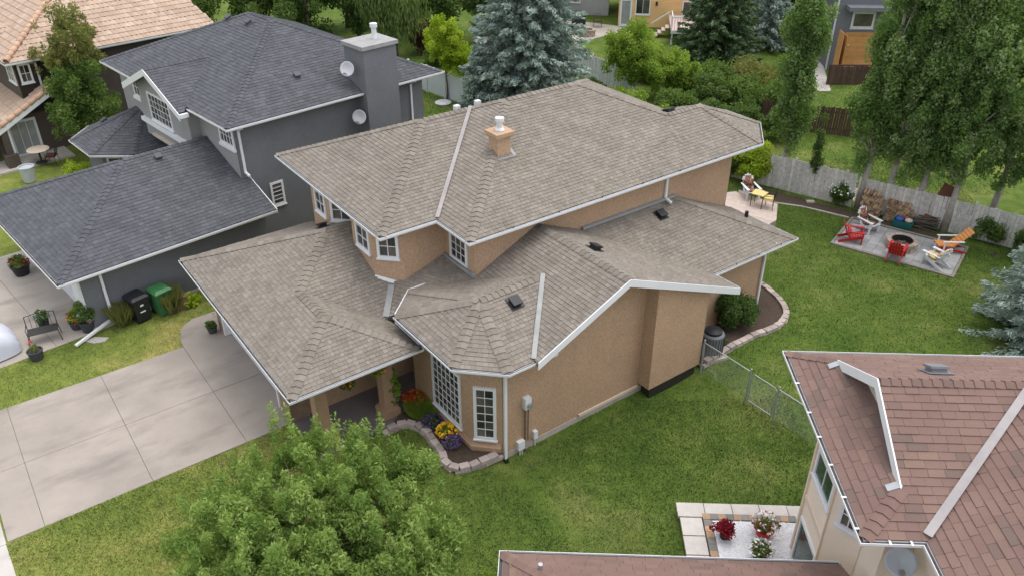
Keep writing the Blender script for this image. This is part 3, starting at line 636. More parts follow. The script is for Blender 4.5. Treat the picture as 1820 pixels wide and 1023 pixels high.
for p, n in (((9.7, 6.5, 6.52), (0, -.42, 1)), ((12.0, 9.3, 7.7), (-h_, 0, 1)), ((12.1, 7.6, 7.78), (-h_, 0, 1)), ((5.6, 4.1, 4.3), (0, -.41, 1)), ((6.6, 12.9, 3.2), (-.42, .1, 1)), ((11.6, 3.1, 6.5), (0, -h_, 1))): roof_vent(grey, p, n, m=mat('grey_vent', (.07, .075, .085), .6), size=.28)


# ------------------------------------------------------------------ the house with the brown roof
BROWNS = [(0, (.158, .11, .093)), (.06, (.168, .112, .095)), (.15, (.186, .118, .098)), (.8, (.202, .129, .107)), (.96, (.211, .138, .11)), (1, (.228, .15, .112))]
BS_F = tone_mat('brown_shingles', BROWNS, weather=(.8, .9, 1.08)); BS_P = tone_mat('brown_shingle', BROWNS, per_object=True, weather=(.8, .9, 1.08))
brown = empty('cream_house', (6.68317, 16.09729, 0), R(-2.3), 'cream stucco house with red-brown shingle roof at lower right', 'house')
bpy.context.view_layer.update()
rb = Roof(brown, mat('brown_underlay', (.16, .11, .095), 1, .1, 3), BS_F, BS_P, exposure=.175, widths=(.28, .33, .4), thick=(.012, .02))
zb = lambda p, q: (p, q, 5+.505*(p-.1)); zk = lambda p, q: (p, q, 5+.505*(.28-q)); zf = lambda p, q: (p, q, 5+.505*(q+5.56)); zj = lambda p, q: (p, q, 5+.505*(p-1.25))
rb.face([zb(.1, .28), zb(.1, -5.56), zb(1.3, -4.36), zb(1.3, -.92)])
rb.face([zk(.98, .28), zk(9, .28), zk(9, -2.64), zk(.98, -2.64)], [zk(.1, .28), zk(.98, .28), zk(.98, -.6)])
rb.face([zf(.98, -2.64), zf(.98, -5.56), zf(1.25, -5.56), zf(4.17, -2.64)], [zf(.1, -5.56), zf(.98, -5.56), zf(.98, -4.68)])
rb.face([zj(1.25, -13), zj(1.25, -5.56), zj(4.17, -2.64), zj(6.5, -4.97), zj(6.5, -13)]); rb.face([zj(4.17, -2.64), (8.83, -2.64, 6.475), zj(6.5, -4.97)])
zl = lambda p, q: (p, q, 2.5+.5*(-4.05-q)); zm = lambda p, q: (p, q, 2.5+.5*(p+6.71))
rb.face([zl(-6.71, -4.05), zl(.62, -4.05), zl(.62, -8.05), zl(-2.71, -8.05)]); rb.face([zm(-6.71, -4.05), zm(-2.71, -8.05), zm(-2.71, -12), zm(-6.71, -12)])
B0, Bb, Bf_, Bm, Bl = (-.505, 0, 1), (0, .505, 1), (0, -.505, 1), (-.5, 0, 1), (0, .5, 1)
for p, q, a, b in ((zb(.1, .28), zk(.98, -.6), B0, Bb), (zb(.1, -5.56), zf(1.0, -4.66), B0, Bf_), (zk(1.02, -2.64), zk(8, -2.64), Bb, Bf_), (zl(-6.71, -4.05), zl(-2.71, -8.05), Bm, Bl)): rb.cap(p, q, a, b, .21, .15)
rb.build()
MB().bar((1.25, -5.5, 5.10), (4.17, -2.58, 6.575), .17, .02).build('valley_flashing', FLASH, brown)
rake(brown, (.98, -.60, 5.46), (.98, -2.64, 6.5), (-1, 0), .22); rake(brown, (.98, -4.70, 5.46), (.98, -2.64, 6.5), (-1, 0), .22)
poly(brown, [(1.28, -.8, 5.5), (1.28, -4.5, 5.5), (1.28, -2.64, 6.42)], mat('gable_panel', (.5, .47, .42), .8), 'gable_panel')
[MB().bar((.74, q_, 5.365), (1.0, q_, 5.497), .17, .02, up=(-.45, 0, 1)).build('gable_return', METAL, brown) for q_ in (-.72, -4.6)]
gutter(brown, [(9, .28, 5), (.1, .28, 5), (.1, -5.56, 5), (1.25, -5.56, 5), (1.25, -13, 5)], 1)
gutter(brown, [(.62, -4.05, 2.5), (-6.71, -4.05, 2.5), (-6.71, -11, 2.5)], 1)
hk = MB().box(-.115, .015, -.02, .02, -.012, .004).mesh('gutter_hanger', WHITE)
for q in (-.9, -1.95, -2.75, -3.6, -4.5, -5.3): link('gutter_hanger', hk, brown, loc=(.1, q, 5.0))
for p in (.55, .95): link('gutter_hanger', hk, brown, m=Matrix.Translation((p, -5.56, 5.0)) @ Matrix.Rotation(math.pi/2, 4, 'Z'))
strip(brown, [(1.13, -.75, 4.95), (1.13, -4.55, 4.95), (1.75, -4.55, 4.95), (1.75, -13, 4.95)], -.2, CREAM); strip(brown, [(9, -.75, 4.95), (1.13, -.75, 4.95)], -.2, CREAM)
MB().prism([(1.1, -1.1), (.55, -1.64), (.55, -3.15), (1.12, -3.72)], -.2, 4.75).build('window_bay', CREAM, brown)
strip(brown, [(.4, -4.6, 2.9), (.4, -12, 2.9)], 0, CREAM) if False else None
strip(brown, [(-6.2, -12, 2.5), (-6.2, -4.6, 2.5), (1.13, -4.6, 2.5)], -.2, CREAM)
window(brown, (.55, -1.84), (.55, -3.07), 3.08, 3.92, 2, 1, out=(-1, 0), glass=GLASSG); window(brown, (.67, -3.27), (1.03, -3.63), 2.95, 3.75, 2, 2, out=(-.707, -.707)); window(brown, (.55, -1.82), (.55, -3.1), .1, 1.62, 1, 1, out=(-1, 0), glass=GLASSG)
MB().box(.50, .548, -1.74, -1.66, .3, 4.7).box(.50, .548, -3.14, -3.1, .3, 4.7).build('corner_trim', mat('cream_trim_band', (.74, .6, .48), .8, .04, 2), brown)
MB().box(.51, .548, -3.09, -1.75, 2.15, 2.3).build('band_trim', mat('cream_trim_band', (.74, .6, .48)), brown)
dish(brown, (1.28, -4.95, 3.72), (-.2, -.75, .6), .31, m=mat('grey_dish', (.5, .54, .58), .5, .05), mount=(1.6, -4.55, 3.45))
roof_vent(brown, (2.62, -1.75, 6.06), Bb, m=mat('grey_metal_vent', (.2, .2, .21), .5), size=.4); MB().cyl((-5.9, -4.75, 2.7), (-5.9, -4.75, 3.05), .05, n=10).build('vent_pipe', METAL, brown)

# ------------------------------------------------------------------ the house with the clay tile roof
TERRA = [(0, (.37, .265, .195)), (.4, (.41, .30, .225)), (.8, (.44, .325, .247)), (1, (.48, .365, .285))]
TT_F = tone_mat('clay_tiles', TERRA, weather=(1., .92, 1.08)); TT_P = tone_mat('clay_tile', TERRA, per_object=True, weather=(1., .92, 1.08))
tile = empty('tile_roof_house', (-25.176, 40.542, 0), R(43.8), 'dark brown brick house with pinkish clay tile roof at upper left', 'house')
bpy.context.view_layer.update()
rt = Roof(tile, mat('tile_underlay', (.30, .20, .14), 1, .1, 3), TT_F, TT_P, exposure=.37, widths=(.25,), thick=(.02,), tile=True)
rt.face([(0, 0, 5), (11.2, 0, 5), (10.2, 5, 7.5), (5, 5, 7.5)]); rt.face([(0, 0, 5), (5, 5, 7.5), (5, 9, 7.5), (0, 14, 5)])
rt.face([(-2.6, -.7, 1.5), (.42, -.7, 3.01), (.42, 8, 3.01), (-2.6, 8, 1.5)], [(.42, -.7, 3.01), (1.6, -.7, 3.6), (1.6, .45, 3.6), (.42, .45, 3.01)])
rt.face([(-1.2, 2.6, 4.9), (0.9, 2.6, 4.9), (2.6, 4.6, 5.95), (-1.2, 4.6, 5.95)])
rto = rt.build()
bt = MB()
bt.lathe([(.13, -.02), (.15, .0), (.12, .42), (.1, .42)], n=10); bm_ = bt.mesh('barrel_ridge_tile', mat('ridge_tile_clay', (.50, .32, .22), .9, .1, 3, rnd=.15), True)
hv = Vector((5, 5, 2.5)).normalized(); hq = Vector((0, 0, 1)).rotation_difference(hv).to_matrix().to_4x4()
for i in range(17): link('barrel_ridge_tile', bm_, rto, m=Matrix.Translation(Vector((0, 0, 5.08)) + hv*(.1+i*.4)) @ hq)
lq = Vector((0, 0, 1)).rotation_difference(Vector((4.2, 0, 2.1)).normalized()).to_matrix().to_4x4()
for i in range(10): link('barrel_ridge_tile', bm_, rto, m=Matrix.Translation(Vector((-2.4, -.66, 1.68)) + Vector((.894, 0, .447))*(i*.44)) @ lq)
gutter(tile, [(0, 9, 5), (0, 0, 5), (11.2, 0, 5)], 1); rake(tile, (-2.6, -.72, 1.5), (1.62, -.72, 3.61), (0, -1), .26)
strip(tile, [(-1.3, 8, 2.2), (-1.3, .5, 2.2), (.4, .5, 3.0), (.42, .5, 5.05), (11, .5, 5.05), (11, 9, 5.05)], -.2, BROWNBRICK); strip(tile, [(.4, 9, 5.05), (.4, .5, 5.05), (4, .5, 5.05)], 2.2, BROWNBRICK)
window(tile, (.55, .495), (1.15, .495), 3.75, 4.75, 2, 2, out=(0, -1)); dr = window(tile, (-.75, .495), (.64, .495), .1, 2.0, 3, 1, fw=.12, name='patio_door', glass=GLASSW, out=(0, -1))
window(tile, (.395, 1.9), (.395, .7), 3.7, 4.75, 3, 2, out=(-1, 0))
MB().bar((1.42, .43, 3.35), (1.42, .43, 4.7), .09, .07).bar((1.42, .43, 4.7), (1.0, .1, 4.85), .09, .07).build('downspout', WHITE2, tile); MB().bar((-.98, -.6, -.1), (-.98, -.6, 2.1), .09, .07).build('downspout', WHITE, tile)
pc = MB().box(-1.35, -1.05, -.72, -.42, -.2, 2.1).build('porch_pillar', BROWNBRICK, tile); MB().box(-1.5, -.9, -.87, -.27, -.2, .75).build('pillar_base', BROWNBRICK, pc)
MB().box(-3.5, 1.6, -1.2, .5, -.1, .1).build('porch_floor', CONC, tile)

# ------------------------------------------------------------------ foliage builders
def leaf_mat(name, a, b, c, tr=.42):
    k = 1.14; return tone_mat(name, [(0, sc(a, k)), (.5, sc(b, k)), (1, sc(c, k))], rough=.65, spec=.15, transl=tr)
L_FRONT = leaf_mat('ash_leaves', (.11, .178, .045), (.19, .275, .07), (.33, .41, .14))
L_ASPEN = leaf_mat('aspen_leaves', (.088, .152, .046), (.15, .235, .072), (.34, .42, .24), .5)
L_LIME = leaf_mat('lime_leaves', (.19, .28, .02), (.30, .39, .035), (.42, .48, .08))
L_YG = leaf_mat('yellow_green_leaves', (.13, .21, .03), (.215, .31, .05), (.32, .39, .10))
L_DARK = leaf_mat('dark_leaves', (.055, .095, .03), (.09, .145, .042), (.15, .21, .07))
L_MID = leaf_mat('mid_leaves', (.07, .12, .03), (.115, .18, .045), (.19, .25, .085))
L_WILLOW = leaf_mat('willow_leaves', (.095, .145, .045), (.15, .205, .07), (.22, .27, .11))
L_OLIVE = leaf_mat('olive_leaves', (.115, .13, .04), (.18, .19, .06), (.26, .25, .11))
L_BLUE = leaf_mat('blue_needles', (.175, .23, .205), (.295, .365, .33), (.46, .53, .485), .15)
L_SPR = leaf_mat('green_needles', (.055, .09, .045), (.09, .14, .065), (.16, .21, .10), .15)
L_YEL = leaf_mat('golden_leaves', (.22, .22, .01), (.34, .33, .02), (.42, .40, .05))
L_RED = leaf_mat('red_leaves', (.12, .008, .012), (.25, .015, .03), (.35, .05, .07))
def flower_mat(name, c): return mat(name, c, .7, .15, 20)
F_ORANGE, F_RED, F_YEL, F_WHITE, F_PURPLE = (flower_mat('orange_petals', (.75, .16, .015)), flower_mat('red_petals', (.5, .03, .02)), flower_mat('yellow_petals', (.85, .5, .02)), flower_mat('white_petals', (.8, .8, .76)), flower_mat('purple_petals', (.13, .08, .24)))
def unit(n):
    d = rng.normal(size=(n, 3)); return d/np.linalg.norm(d, axis=1, keepdims=True)
def leaf_arrays(C, size, aspect=.5, d=None, droop=.2, jit=.35):
    n = len(C); L = size*(1+jit*rng.uniform(-1, 1, n))[:, None]
    if d is None: d = unit(n); d[:, 2] -= droop; d /= np.linalg.norm(d, axis=1, keepdims=True)
    s_ = np.cross(d, unit(n)); s_ /= np.linalg.norm(s_, axis=1, keepdims=True)+1e-9; nn = np.cross(d, s_)
    V = np.stack([C-d*L*.5, C+s_*L*aspect*.5+nn*L*.08, C+d*L*.5, C-s_*L*aspect*.5+nn*L*.08], 1).reshape(-1, 3)
    return V, np.arange(4*n).reshape(-1, 4)
def clumps(n, c, r, cr, shell=.55, jitter=.35, zmin=None, squash=1.):
    d = unit(n); k = (shell + (1-shell)*rng.uniform(0, 1, n))[:, None]*rng.uniform(.75, 1.1, n)[:, None]
    p = np.array(c)+d*k*np.array(r)
    if zmin is not None: p[:, 2] = np.maximum(p[:, 2], zmin)
    rr = cr*(1+jitter*rng.uniform(-1, 1, n)); return np.column_stack([p, rr, rr, rr*squash])
def cloud(CL, n, size, aspect=.5, droop=.2, lean=0.):
    w = CL[:, 3]**2; i = rng.choice(len(CL), n, p=w/w.sum()); d = unit(n); k = rng.uniform(0, 1, n)**(1/2.4)
    C = CL[i, :3]+d*k[:, None]*CL[i, 3:]
    V, F = leaf_arrays(C, size, aspect, droop=droop)
    tone = np.clip(.5*rng.uniform(0, 1, len(CL))[i] + .5*rng.uniform(0, 1, n), 0, 1)
    return V, F, tone
def limbs(CL, base, top, r, m, parent, n=24, lean=(0, 0)):
    mb = MB(); base = Vector(base); top = Vector(top); pts = [base + (top-base)*t + Vector((math.sin(t*5)*.06, math.cos(t*4)*.06, 0)) for t in np.linspace(0, 1, 6)]; rs = [r*(1-.8*t)*(1.25 if t == 0 else 1) for t in np.linspace(0, 1, 6)]
    mb.tube(pts, rs, 8)
    for k in rng.choice(len(CL), min(n, len(CL)), replace=False):
        q = Vector(CL[k, :3]); t = max(.15, min(.9, (q.z-base.z)/(max(.5, top.z-base.z))*.75)); a = base+(top-base)*t; mid = a.lerp(q, .5)+Vector((0, 0, .05*(q-a).length)); rr = r*(1-.75*t)*.45
        mb.tube([a, mid, q], [rr, rr*.6, rr*.2], 5)
    return mb.build('trunk', m, parent, smooth=True)
def tree(name, label, cat, loc, CL, n, size, lm, trunk=(2.5, .12), bark=BARK, group=None, aspect=.5, droop=.2, nl=24, top=None):
    o = empty(name, loc, 0, label, cat, group); V, F, t = cloud(CL, n, size, aspect, droop)
    link('crown', big_mesh('crown', V, F, lm, t), o)
    limbs(CL, (0, 0, -.1), top or (0, 0, trunk[0]), trunk[1], bark, o, nl); return o
def shrub(name, label, loc, r, h, n, size, lm, cat='shrub', group=None, ncl=26, flowers=None, aspect=.5, stems=True):
    CL = clumps(ncl*2, (0, 0, h*.5), (r*.8, r*.8, h*.42), min(r, h)*.27, .4, zmin=.12*h); o = empty(name, loc, 0, label, cat, group)
    V, F, t = cloud(CL, n, size, aspect, .05); link('foliage', big_mesh('foliage', V, F, lm, t), o)
    if stems: limbs(CL, (0, 0, -.05), (0, 0, h*.6), .03, BARK, o, 10)
    if flowers:
        for fm, k, fs in flowers:
            d = unit(k); d[:, 2] = abs(d[:, 2])*.9+.1; C = np.array((0, 0, h*.5))+d*np.array((r, r, h*.52))*rng.uniform(.9, 1.06, (k, 1)); V, F = leaf_arrays(C, fs, .9, jit=.3); props(link('blossom', big_mesh('blossom', V, F, fm), o), kind='stuff')
    return o
def spruce(name, label, loc, H, Rd, lm, whorls=44, per=10, z0=.3, dens=13, seed=0, group=None, spray=.26, taper=.85):
    o = empty(name, loc, 0, label, 'tree', group); C = []; D = []
    for i in range(whorls):
        z = z0 + (H-z0)*(i/whorls)**.95; L0 = Rd*(1-z/H)**taper+.12; a0 = rng.uniform(0, 6.28); nb = max(4, int(per*(L0/Rd)**.3))
        for j in range(nb):
            a = a0+j*6.283/nb+rng.uniform(-.2, .2); L = L0*rng.uniform(.72, 1.12); k = max(3, int(L*dens)); t = rng.uniform(.12, 1, k)**.8
            dir_ = np.array([math.cos(a), math.sin(a), 0]); side = np.array([-dir_[1], dir_[0], 0])
            off = rng.uniform(-1, 1, k)*(.10+.30*L*(1-t)*.55); zz = z + L*(-.28*t+.20*t*t) + rng.uniform(-.05, .05, k) - abs(off)*.15
            base = dir_*(L*t)[:, None] + side*off[:, None]; base[:, 2] = zz
            for _ in range(3):
                dv = dir_*rng.uniform(.3, 1, (k, 1)) + side*(np.sign(off)*rng.uniform(0, .9, k))[:, None]; dv[:, 2] += rng.uniform(-.55, .25, k)
                C.append(base+rng.normal(0, .05, (k, 3))); D.append(dv/np.linalg.norm(dv, axis=1, keepdims=True))
    C = np.vstack(C); D = np.vstack(D); V, F = leaf_arrays(C, spray, .3, d=D)
    link('crown', big_mesh('crown', V, F, lm, np.clip(.35*rng.uniform(0, 1, len(F)) + .65*(.5+.5*np.sin(C[:, 0]*3+C[:, 2]*5)*np.cos(C[:, 1]*3.3)), 0, 1)), o)
    MB().cyl((0, 0, -.1), (0, 0, H*.97), Rd*.055+.05, .02, 8).build('trunk', BARK, o); return o

# ------------------------------------------------------------------ trees, nearest first
base_ = clumps(330, (.1, -.3, 2.35), (3.35, 3.0, 1.75), .27, .45, squash=1.0)
up_ = clumps(300, (.15, -.2, 2.5), (3.2, 2.9, 1.65), .15, .75, squash=2.4); up_ = up_[up_[:, 2] > 2.3]
cl = np.vstack([base_, up_, [[-1.3, 2.1, 3.5, .17, .17, .6], [-1.28, 2.1, 4.1, .13, .13, .45], [-.8, 1.9, 3.4, .22, .22, .6], [-1.75, 1.6, 3.2, .2, .2, .55], [.5, 2.3, 3.3, .22, .22, .55], [.9, 2.0, 3.6, .2, .2, .5], [2.3, 1.3, 3.1, .26, .26, .5], [1.7, 1.8, 3.1, .22, .22, .5], [-2.6, .6, 2.8, .22, .22, .5], [2.9, .3, 2.6, .3, .3, .5], [-1.0, 2.3, 3.75, .14, .14, .55], [-.35, 2.35, 3.55, .14, .14, .5], [.15, 2.3, 3.6, .13, .13, .5], [-2.1, 1.2, 3.35, .15, .15, .5], [1.25, 2.1, 3.7, .14, .14, .5], [-2.9, .1, 3.1, .15, .15, .5], [3.0, -.9, 2.2, .3, .3, .5], [-3.2, -.4, 2.4, .24, .24, .5]]])
tree('ash_tree', 'leafy bright green tree on the front lawn beside the porch', 'tree', (-4.45, 13.0, 0), cl, 165000, .105, L_FRONT, (3.0, .11), nl=34, aspect=.36, droop=.35)
AS = [((13.09, 36.9), 12.5, 1.0, 'slender aspen with pale trunk behind the deck, leftmost of the aspens', 1.2), ((16.07, 34.4), 13.5, 1.2, 'aspen with pale trunk left of the taller firewood stack', 1.5), ((17.13, 34.05), 14, 1.3, 'aspen rising between the two firewood stacks', 1.6), ((18.09, 33.1), 13.5, 1.3, 'aspen at the right end of the lower firewood stack', 1.5), ((19.1, 32.2), 13, 1.5, 'aspen behind the orange reclining chair', 1.3), ((21.4, 32.9), 12.5, 1.9, 'broad aspen at the right edge behind the leaning fence', .7), ((22.9, 30.6), 11, 1.9, 'low-branched aspen at the far right above the blue spruce', .3)]
for (p, H, r, lab, zb_) in AS:
    c = np.vstack([clumps(int(120*r), (0, 0, H*.54+.4), (r, r, H*.44), .3, .3, zmin=zb_+.5, squash=1.7), clumps(40, (0, 0, H*.28+.7), (r*1.05, r*1.05, H*.2), .3, .5, zmin=zb_+.3, squash=1.5)])
    tree('aspen_tree', lab, 'tree', (*p, 0), c, int(25000*r), .125, L_ASPEN, (H*.9, .15), ASPENB, 'aspens along the back fence', .7, .35, 18)
cc = clumps(26, (0, 0, 2.3), (.22, .22, 1.9), .2, .2, zmin=.5); tree('young_poplar', 'thin young columnar poplar in front of the white fence', 'tree', (14.25, 35.75, 0), cc, 2600, .1, L_DARK, (3.4, .03), BARK, nl=6)
spruce('blue_spruce', 'large silvery blue spruce behind the tan house ridge', (.85, 44.8, 0), 17, 3.75, L_BLUE, 60, 14, .6, 24, spray=.29, taper=.62)
spruce('blue_spruce', 'small blue spruce in front of the large blue spruce', (-1.9, 44.3, 0), 5.0, 1.35, L_BLUE, 30, 10, .3, 24, spray=.2)
spruce('blue_spruce', 'blue spruce cut off by the right edge of the picture', (19.25, 23.8, 0), 8.8, 2.9, L_BLUE, 46, 13, .3, 34, spray=.17)
spruce('green_spruce', 'dark green spruce in front of the orange house', (14.3, 57.5, 0), 10.5, 3.3, L_SPR, 36, 12, .6, 15, spray=.36)
spruce('green_spruce', 'blue-green spruce at the right end of the orange house', (18.8, 61.5, 0), 8.5, 2.4, L_BLUE, 26, 9, .5, 11, spray=.36)
tree('lime_tree', 'small bright lime green tree with white disc at its foot', 'tree', (-4.05, 49.7, 0), np.vstack([clumps(60, (-.05, 0, 3.7), (1.25, 1.1, 1.7), .3, .4, squash=1.2), clumps(40, (.9, -.2, 2.7), (1.5, 1.1, .8), .27, .4)]), 15000, .14, L_LIME, (3, .07), nl=20)
tree('yellow_green_tree', 'broad yellow-green tree in front of the orange house', 'tree', (7.6, 50.5, 0), np.vstack([clumps(80, (-.2, 0, 2.75), (1.9, 1.8, 1.75), .38, .45, squash=1.3), clumps(60, (1.6, -.4, 2.0), (2.3, 1.5, 1.3), .34, .45)]), 26000, .16, L_YG, (3.2, .09), nl=26)
tree('olive_tree', 'tall tree with olive and brown tips beside the tile roof', 'tree', (-22.2, 41.5, 0), np.vstack([clumps(90, (0, 0, 5.7), (1.7, 1.7, 2.3), .26, .4, squash=1.5), clumps(26, (-1.3, .3, 4.9), (1.3, 1, .7), .22, .5, squash=1.4)]), 12000, .14, L_OLIVE, (6, .12), nl=40)
tree('leafy_tree', 'green tree growing below the olive tree between two houses', 'tree', (-21.9, 40.6, 0), clumps(110, (0, 0, 3.0), (1.7, 1.6, 2.4), .34, .4, zmin=.5, squash=1.3), 20000, .15, L_MID, (4, .11), nl=24)
BG = [((-23.5, 62.5), 7.5, 2.8, L_MID, 'mid green tree at the right end of the tile roof'), ((-19.0, 63.0), 8.5, 2.8, L_MID, 'bushy green tree behind the grey roof peak'), ((-15.0, 61.5), 9, 2.7, L_DARK, 'dark tree behind the grey roof, left of the willow'), ((-11.6, 62.8), 9, 2.5, L_DARK, 'dark green tree directly behind the grey chimney'), ((-5.2, 62.5), 8, 2.6, L_DARK, 'dark tree behind the bright lime tree'), ((-1.8, 63.5), 8.5, 2.4, L_DARK, 'dark tree left of the large blue spruce, far behind'), ((2.6, 71), 7, 2.3, L_MID, 'small tree beside the grey shed far behind'), ((20.5, 66), 9, 2.6, L_DARK, 'dark tree far behind, left of the modern house'), ((27.5, 61), 10, 3.0, L_MID, 'tree far behind the aspens at upper right'), ((33, 55), 10, 3.4, L_MID, 'wide tree behind the aspens near the right edge'), ((-29, 66), 8, 3, L_MID, 'green tree far behind the tile roof'), ((-21.2, 67.5), 8, 2.6, L_MID, 'tree in the back row between the tile roof and the grey roof peak'), ((-17.0, 66.8), 8.5, 2.6, L_DARK, 'dark tree in the back row just left of the grey roof peak'), ((-13.3, 67.5), 8.5, 2.5, L_MID, 'mid green tree in the back row just right of the grey roof peak'), ((-8.0, 66.5), 8, 2.6, L_DARK, 'dark tree in the back row behind the willow')]
for (p, H, r, lm, lab) in BG:
    tree('leafy_tree', lab, 'tree', (*p, 0), clumps(46, (0, 0, H*.52), (r, r, H*.45), .75, .4, zmin=.7), 11000, .24, lm, (H*.7, .16), nl=14, group='trees along the back lots')
wl = empty('willow_tree', (-8.3, 58.5, 0), 0, 'drooping pale green willow behind the grey chimney', 'tree'); CLw = clumps(60, (0, 0, 4.9), (2.3, 2.2, 1.9), .5, .5, squash=2.1)
Vw, Fw, tw = cloud(CLw, 2, .1); iw = rng.choice(60, 16000); Cw = CLw[iw, :3]+unit(16000)*CLw[iw, 3:]*rng.uniform(.3, 1.2, (16000, 1)); Cw[:, 2] -= rng.uniform(0, 1.8, 16000); dw_ = unit(16000)*.25; dw_[:, 2] -= 1; dw_ /= np.linalg.norm(dw_, axis=1, keepdims=True)
Vw, Fw = leaf_arrays(Cw, .34, .22, d=dw_); link('crown', big_mesh('crown', Vw, Fw, L_WILLOW, rng.uniform(0, 1, 16000)), wl); limbs(CLw, (0, 0, 0), (0, 0, 5), .2, BARK, wl, 16)
# shrubs and hedges
SH = [((12.0, 37.4), 1.15, 2.3, L_LIME, 7000, .15, 'bright green shrub behind the deck'), ((10.9, 38.3), .9, 1.9, L_MID, 4000, .15, 'darker shrub at the corner of the deck'), ((13.9, 47.5), 1.6, 2.3, L_MID, 7000, .17, 'grey-green shrub below the dark spruce'), ((11.6, 47.8), 1.6, 2.2, L_DARK, 7000, .17, 'dark shrub to the right of the broad yellow-green tree'), ((9.6, 47.0), 1.5, 1.6, L_MID, 6000, .17, 'low shrub behind the end of the ridge'), ((16.0, 48.5), 1.9, 2.9, L_OLIVE, 8000, .17, 'olive green shrub left of the slender aspen'), ((13.0, 44.0), 1.5, 2.0, L_DARK, 6000, .17, 'dark green shrub behind the octagonal roof end'), ((14.9, 43.0), 1.2, 2.2, L_MID, 5000, .16, 'mid green shrub beside the slender aspen trunk'), ((5.0, 50.0), 1.6, 1.3, L_DARK, 5000, .17, 'low dark shrub at the foot of the white board fence'), ((6.7, 47.6), 1.5, 1.4, L_YG, 5000, .17, 'yellowish low shrub behind the ridge'),
      ((20.6, 31.4), .85, 1.25, L_MID, 5000, .12, 'green shrub right of the orange reclining chair'), ((21.6, 29.6), 1.1, 1.7, L_DARK, 6000, .13, 'dark shrub at the right edge above the blue spruce'), ((22.4, 27.2), 1.3, 2.0, L_MID, 7000, .13, 'leafy shrub behind the blue spruce at right'), ((-9.6, 53.8), 1.4, 1.1, L_WILLOW, 4000, .16, 'grassy shrub behind the grey house chimney'), ((-6.5, 60), 1.4, 2.4, mat('rust_leaves', (.09, .035, .02), .8, .2, 5), 4000, .2, 'reddish brown shrub behind the lime tree'), ((-1.9, 58), .9, 2.8, L_RED, 2500, .18, 'dark red shrub between lime tree and blue spruce'),
      ((-21.2, 37.2), .95, 1.25, L_LIME, 6000, .1, 'rounded bright green shrub in front of the brown brick wall'), ((-27.6, 40.4), .8, 1.6, L_MID, 3500, .13, 'shrub at the left edge beside the porch pillar'), ((3.6, 58.5), 1.2, .9, L_YEL, 4000, .15, 'golden yellow shrub behind the white board fence'), ((5.4, 57.6), .9, .7, L_YEL, 2500, .15, 'smaller golden shrub behind the fence, right of the first'),
      ((10.6, 50.6), 1.7, 2.3, L_YG, 7000, .17, 'pale green shrub against the right side of the broad yellow-green tree'), ((12.6, 50.9), 1.7, 2.2, L_MID, 7000, .17, 'mid green shrub directly below the dark spruce'), ((9.2, 53.5), 1.5, 1.7, L_MID, 6000, .17, 'shrub below the stairs of the raised deck'), ((14.9, 51.6), 1.7, 2.2, L_OLIVE, 7000, .17, 'dry olive shrub to the right of the dark spruce'), ((17.6, 51.0), 1.5, 2.6, L_MID, 6000, .17, 'tall shrub behind the slender aspen'), ((15.4, 45.9), 1.6, 2.4, L_MID, 7000, .17, 'shrub filling the gap left of the slender aspen trunk'), ((11.2, 45.3), 1.4, 1.5, L_DARK, 6000, .17, 'low dark shrub behind the ridge vent of the wing'), ((8.6, 44.6), 1.3, 1.3, L_YG, 5000, .17, 'low yellow-green shrub just beyond the hip end'),
      ((-16.5, 57.5), 1.8, 1.8, L_MID, 6000, .18, 'wide shrub behind the grey roof peak'), ((-13.0, 56.8), 1.7, 1.7, L_DARK, 6000, .18, 'dark shrub left of the grey chimney flue'), ((-5.0, 57.3), 1.6, 2.0, L_DARK, 6000, .18, 'dark shrub right behind the lime tree crown'), ((-2.6, 55.5), 1.4, 1.7, L_MID, 5000, .18, 'green shrub between the lime tree and the dark red shrub'), ((1.2, 66.5), 1.8, 2.0, L_DARK, 6000, .18, 'dark shrub in front of the pale grey house end'), ((-24.5, 57), 1.8, 2.2, L_MID, 6000, .18, 'green shrub at the right edge of the tile roof')]
for (p, r, h, lm, n, sz, lab) in SH: shrub('shrub', lab, (*p, 0), r, h, n, sz, lm)
shrub('flowering_shrub', 'shrub with white blossoms in front of the back fence', (15.45, 34.95, 0), .62, 1.25, 4500, .1, L_MID, flowers=[(F_WHITE, 150, .09)])
shrub('bed_shrub', 'dense dark green shrub in the curved stone bed', (8.05, 24.75, .05), 1.0, 1.45, 16000, .09, L_DARK)
shrub('hosta', 'pale green hosta at the foot of the grey wall', (-12.2, 26.3, 0), .42, .45, 420, .22, L_LIME, 'plant', stems=False); shrub('hosta', 'green hosta behind the air conditioner', (7.25, 23.75, 0), .4, .4, 500, .2, L_MID, 'plant', stems=False)
def grass_clump(label, loc, r, h, n, lm):
    o = empty('ornamental_grass', loc, 0, label, 'plant'); a = rng.uniform(0, 6.28, n); k = rng.uniform(0, 1, n)**.5*r; C = np.stack([np.cos(a)*k, np.sin(a)*k, np.full(n, h*.45)], 1); d = np.stack([np.cos(a)*k/r*.5, np.sin(a)*k/r*.5, np.ones(n)], 1)+rng.normal(0, .12, (n, 3)); d /= np.linalg.norm(d, axis=1, keepdims=True)
    V, F = leaf_arrays(C, h, .05, d=d, jit=.25); link('blades', big_mesh('blades', V, F, lm, rng.uniform(0, 1, n)), o); return o
grass_clump('tuft of ornamental grass left of the black bin', (-14.25, 25.0, 0), .38, .95, 900, L_OLIVE); grass_clump('brownish ornamental grass right of the green bin', (-12.72, 25.75, 0), .3, 1.05, 700, L_OLIVE)
grass_clump('bright green low grass beside the porch column', (-2.75, 19.95, .15), .6, .38, 2600, L_YG)

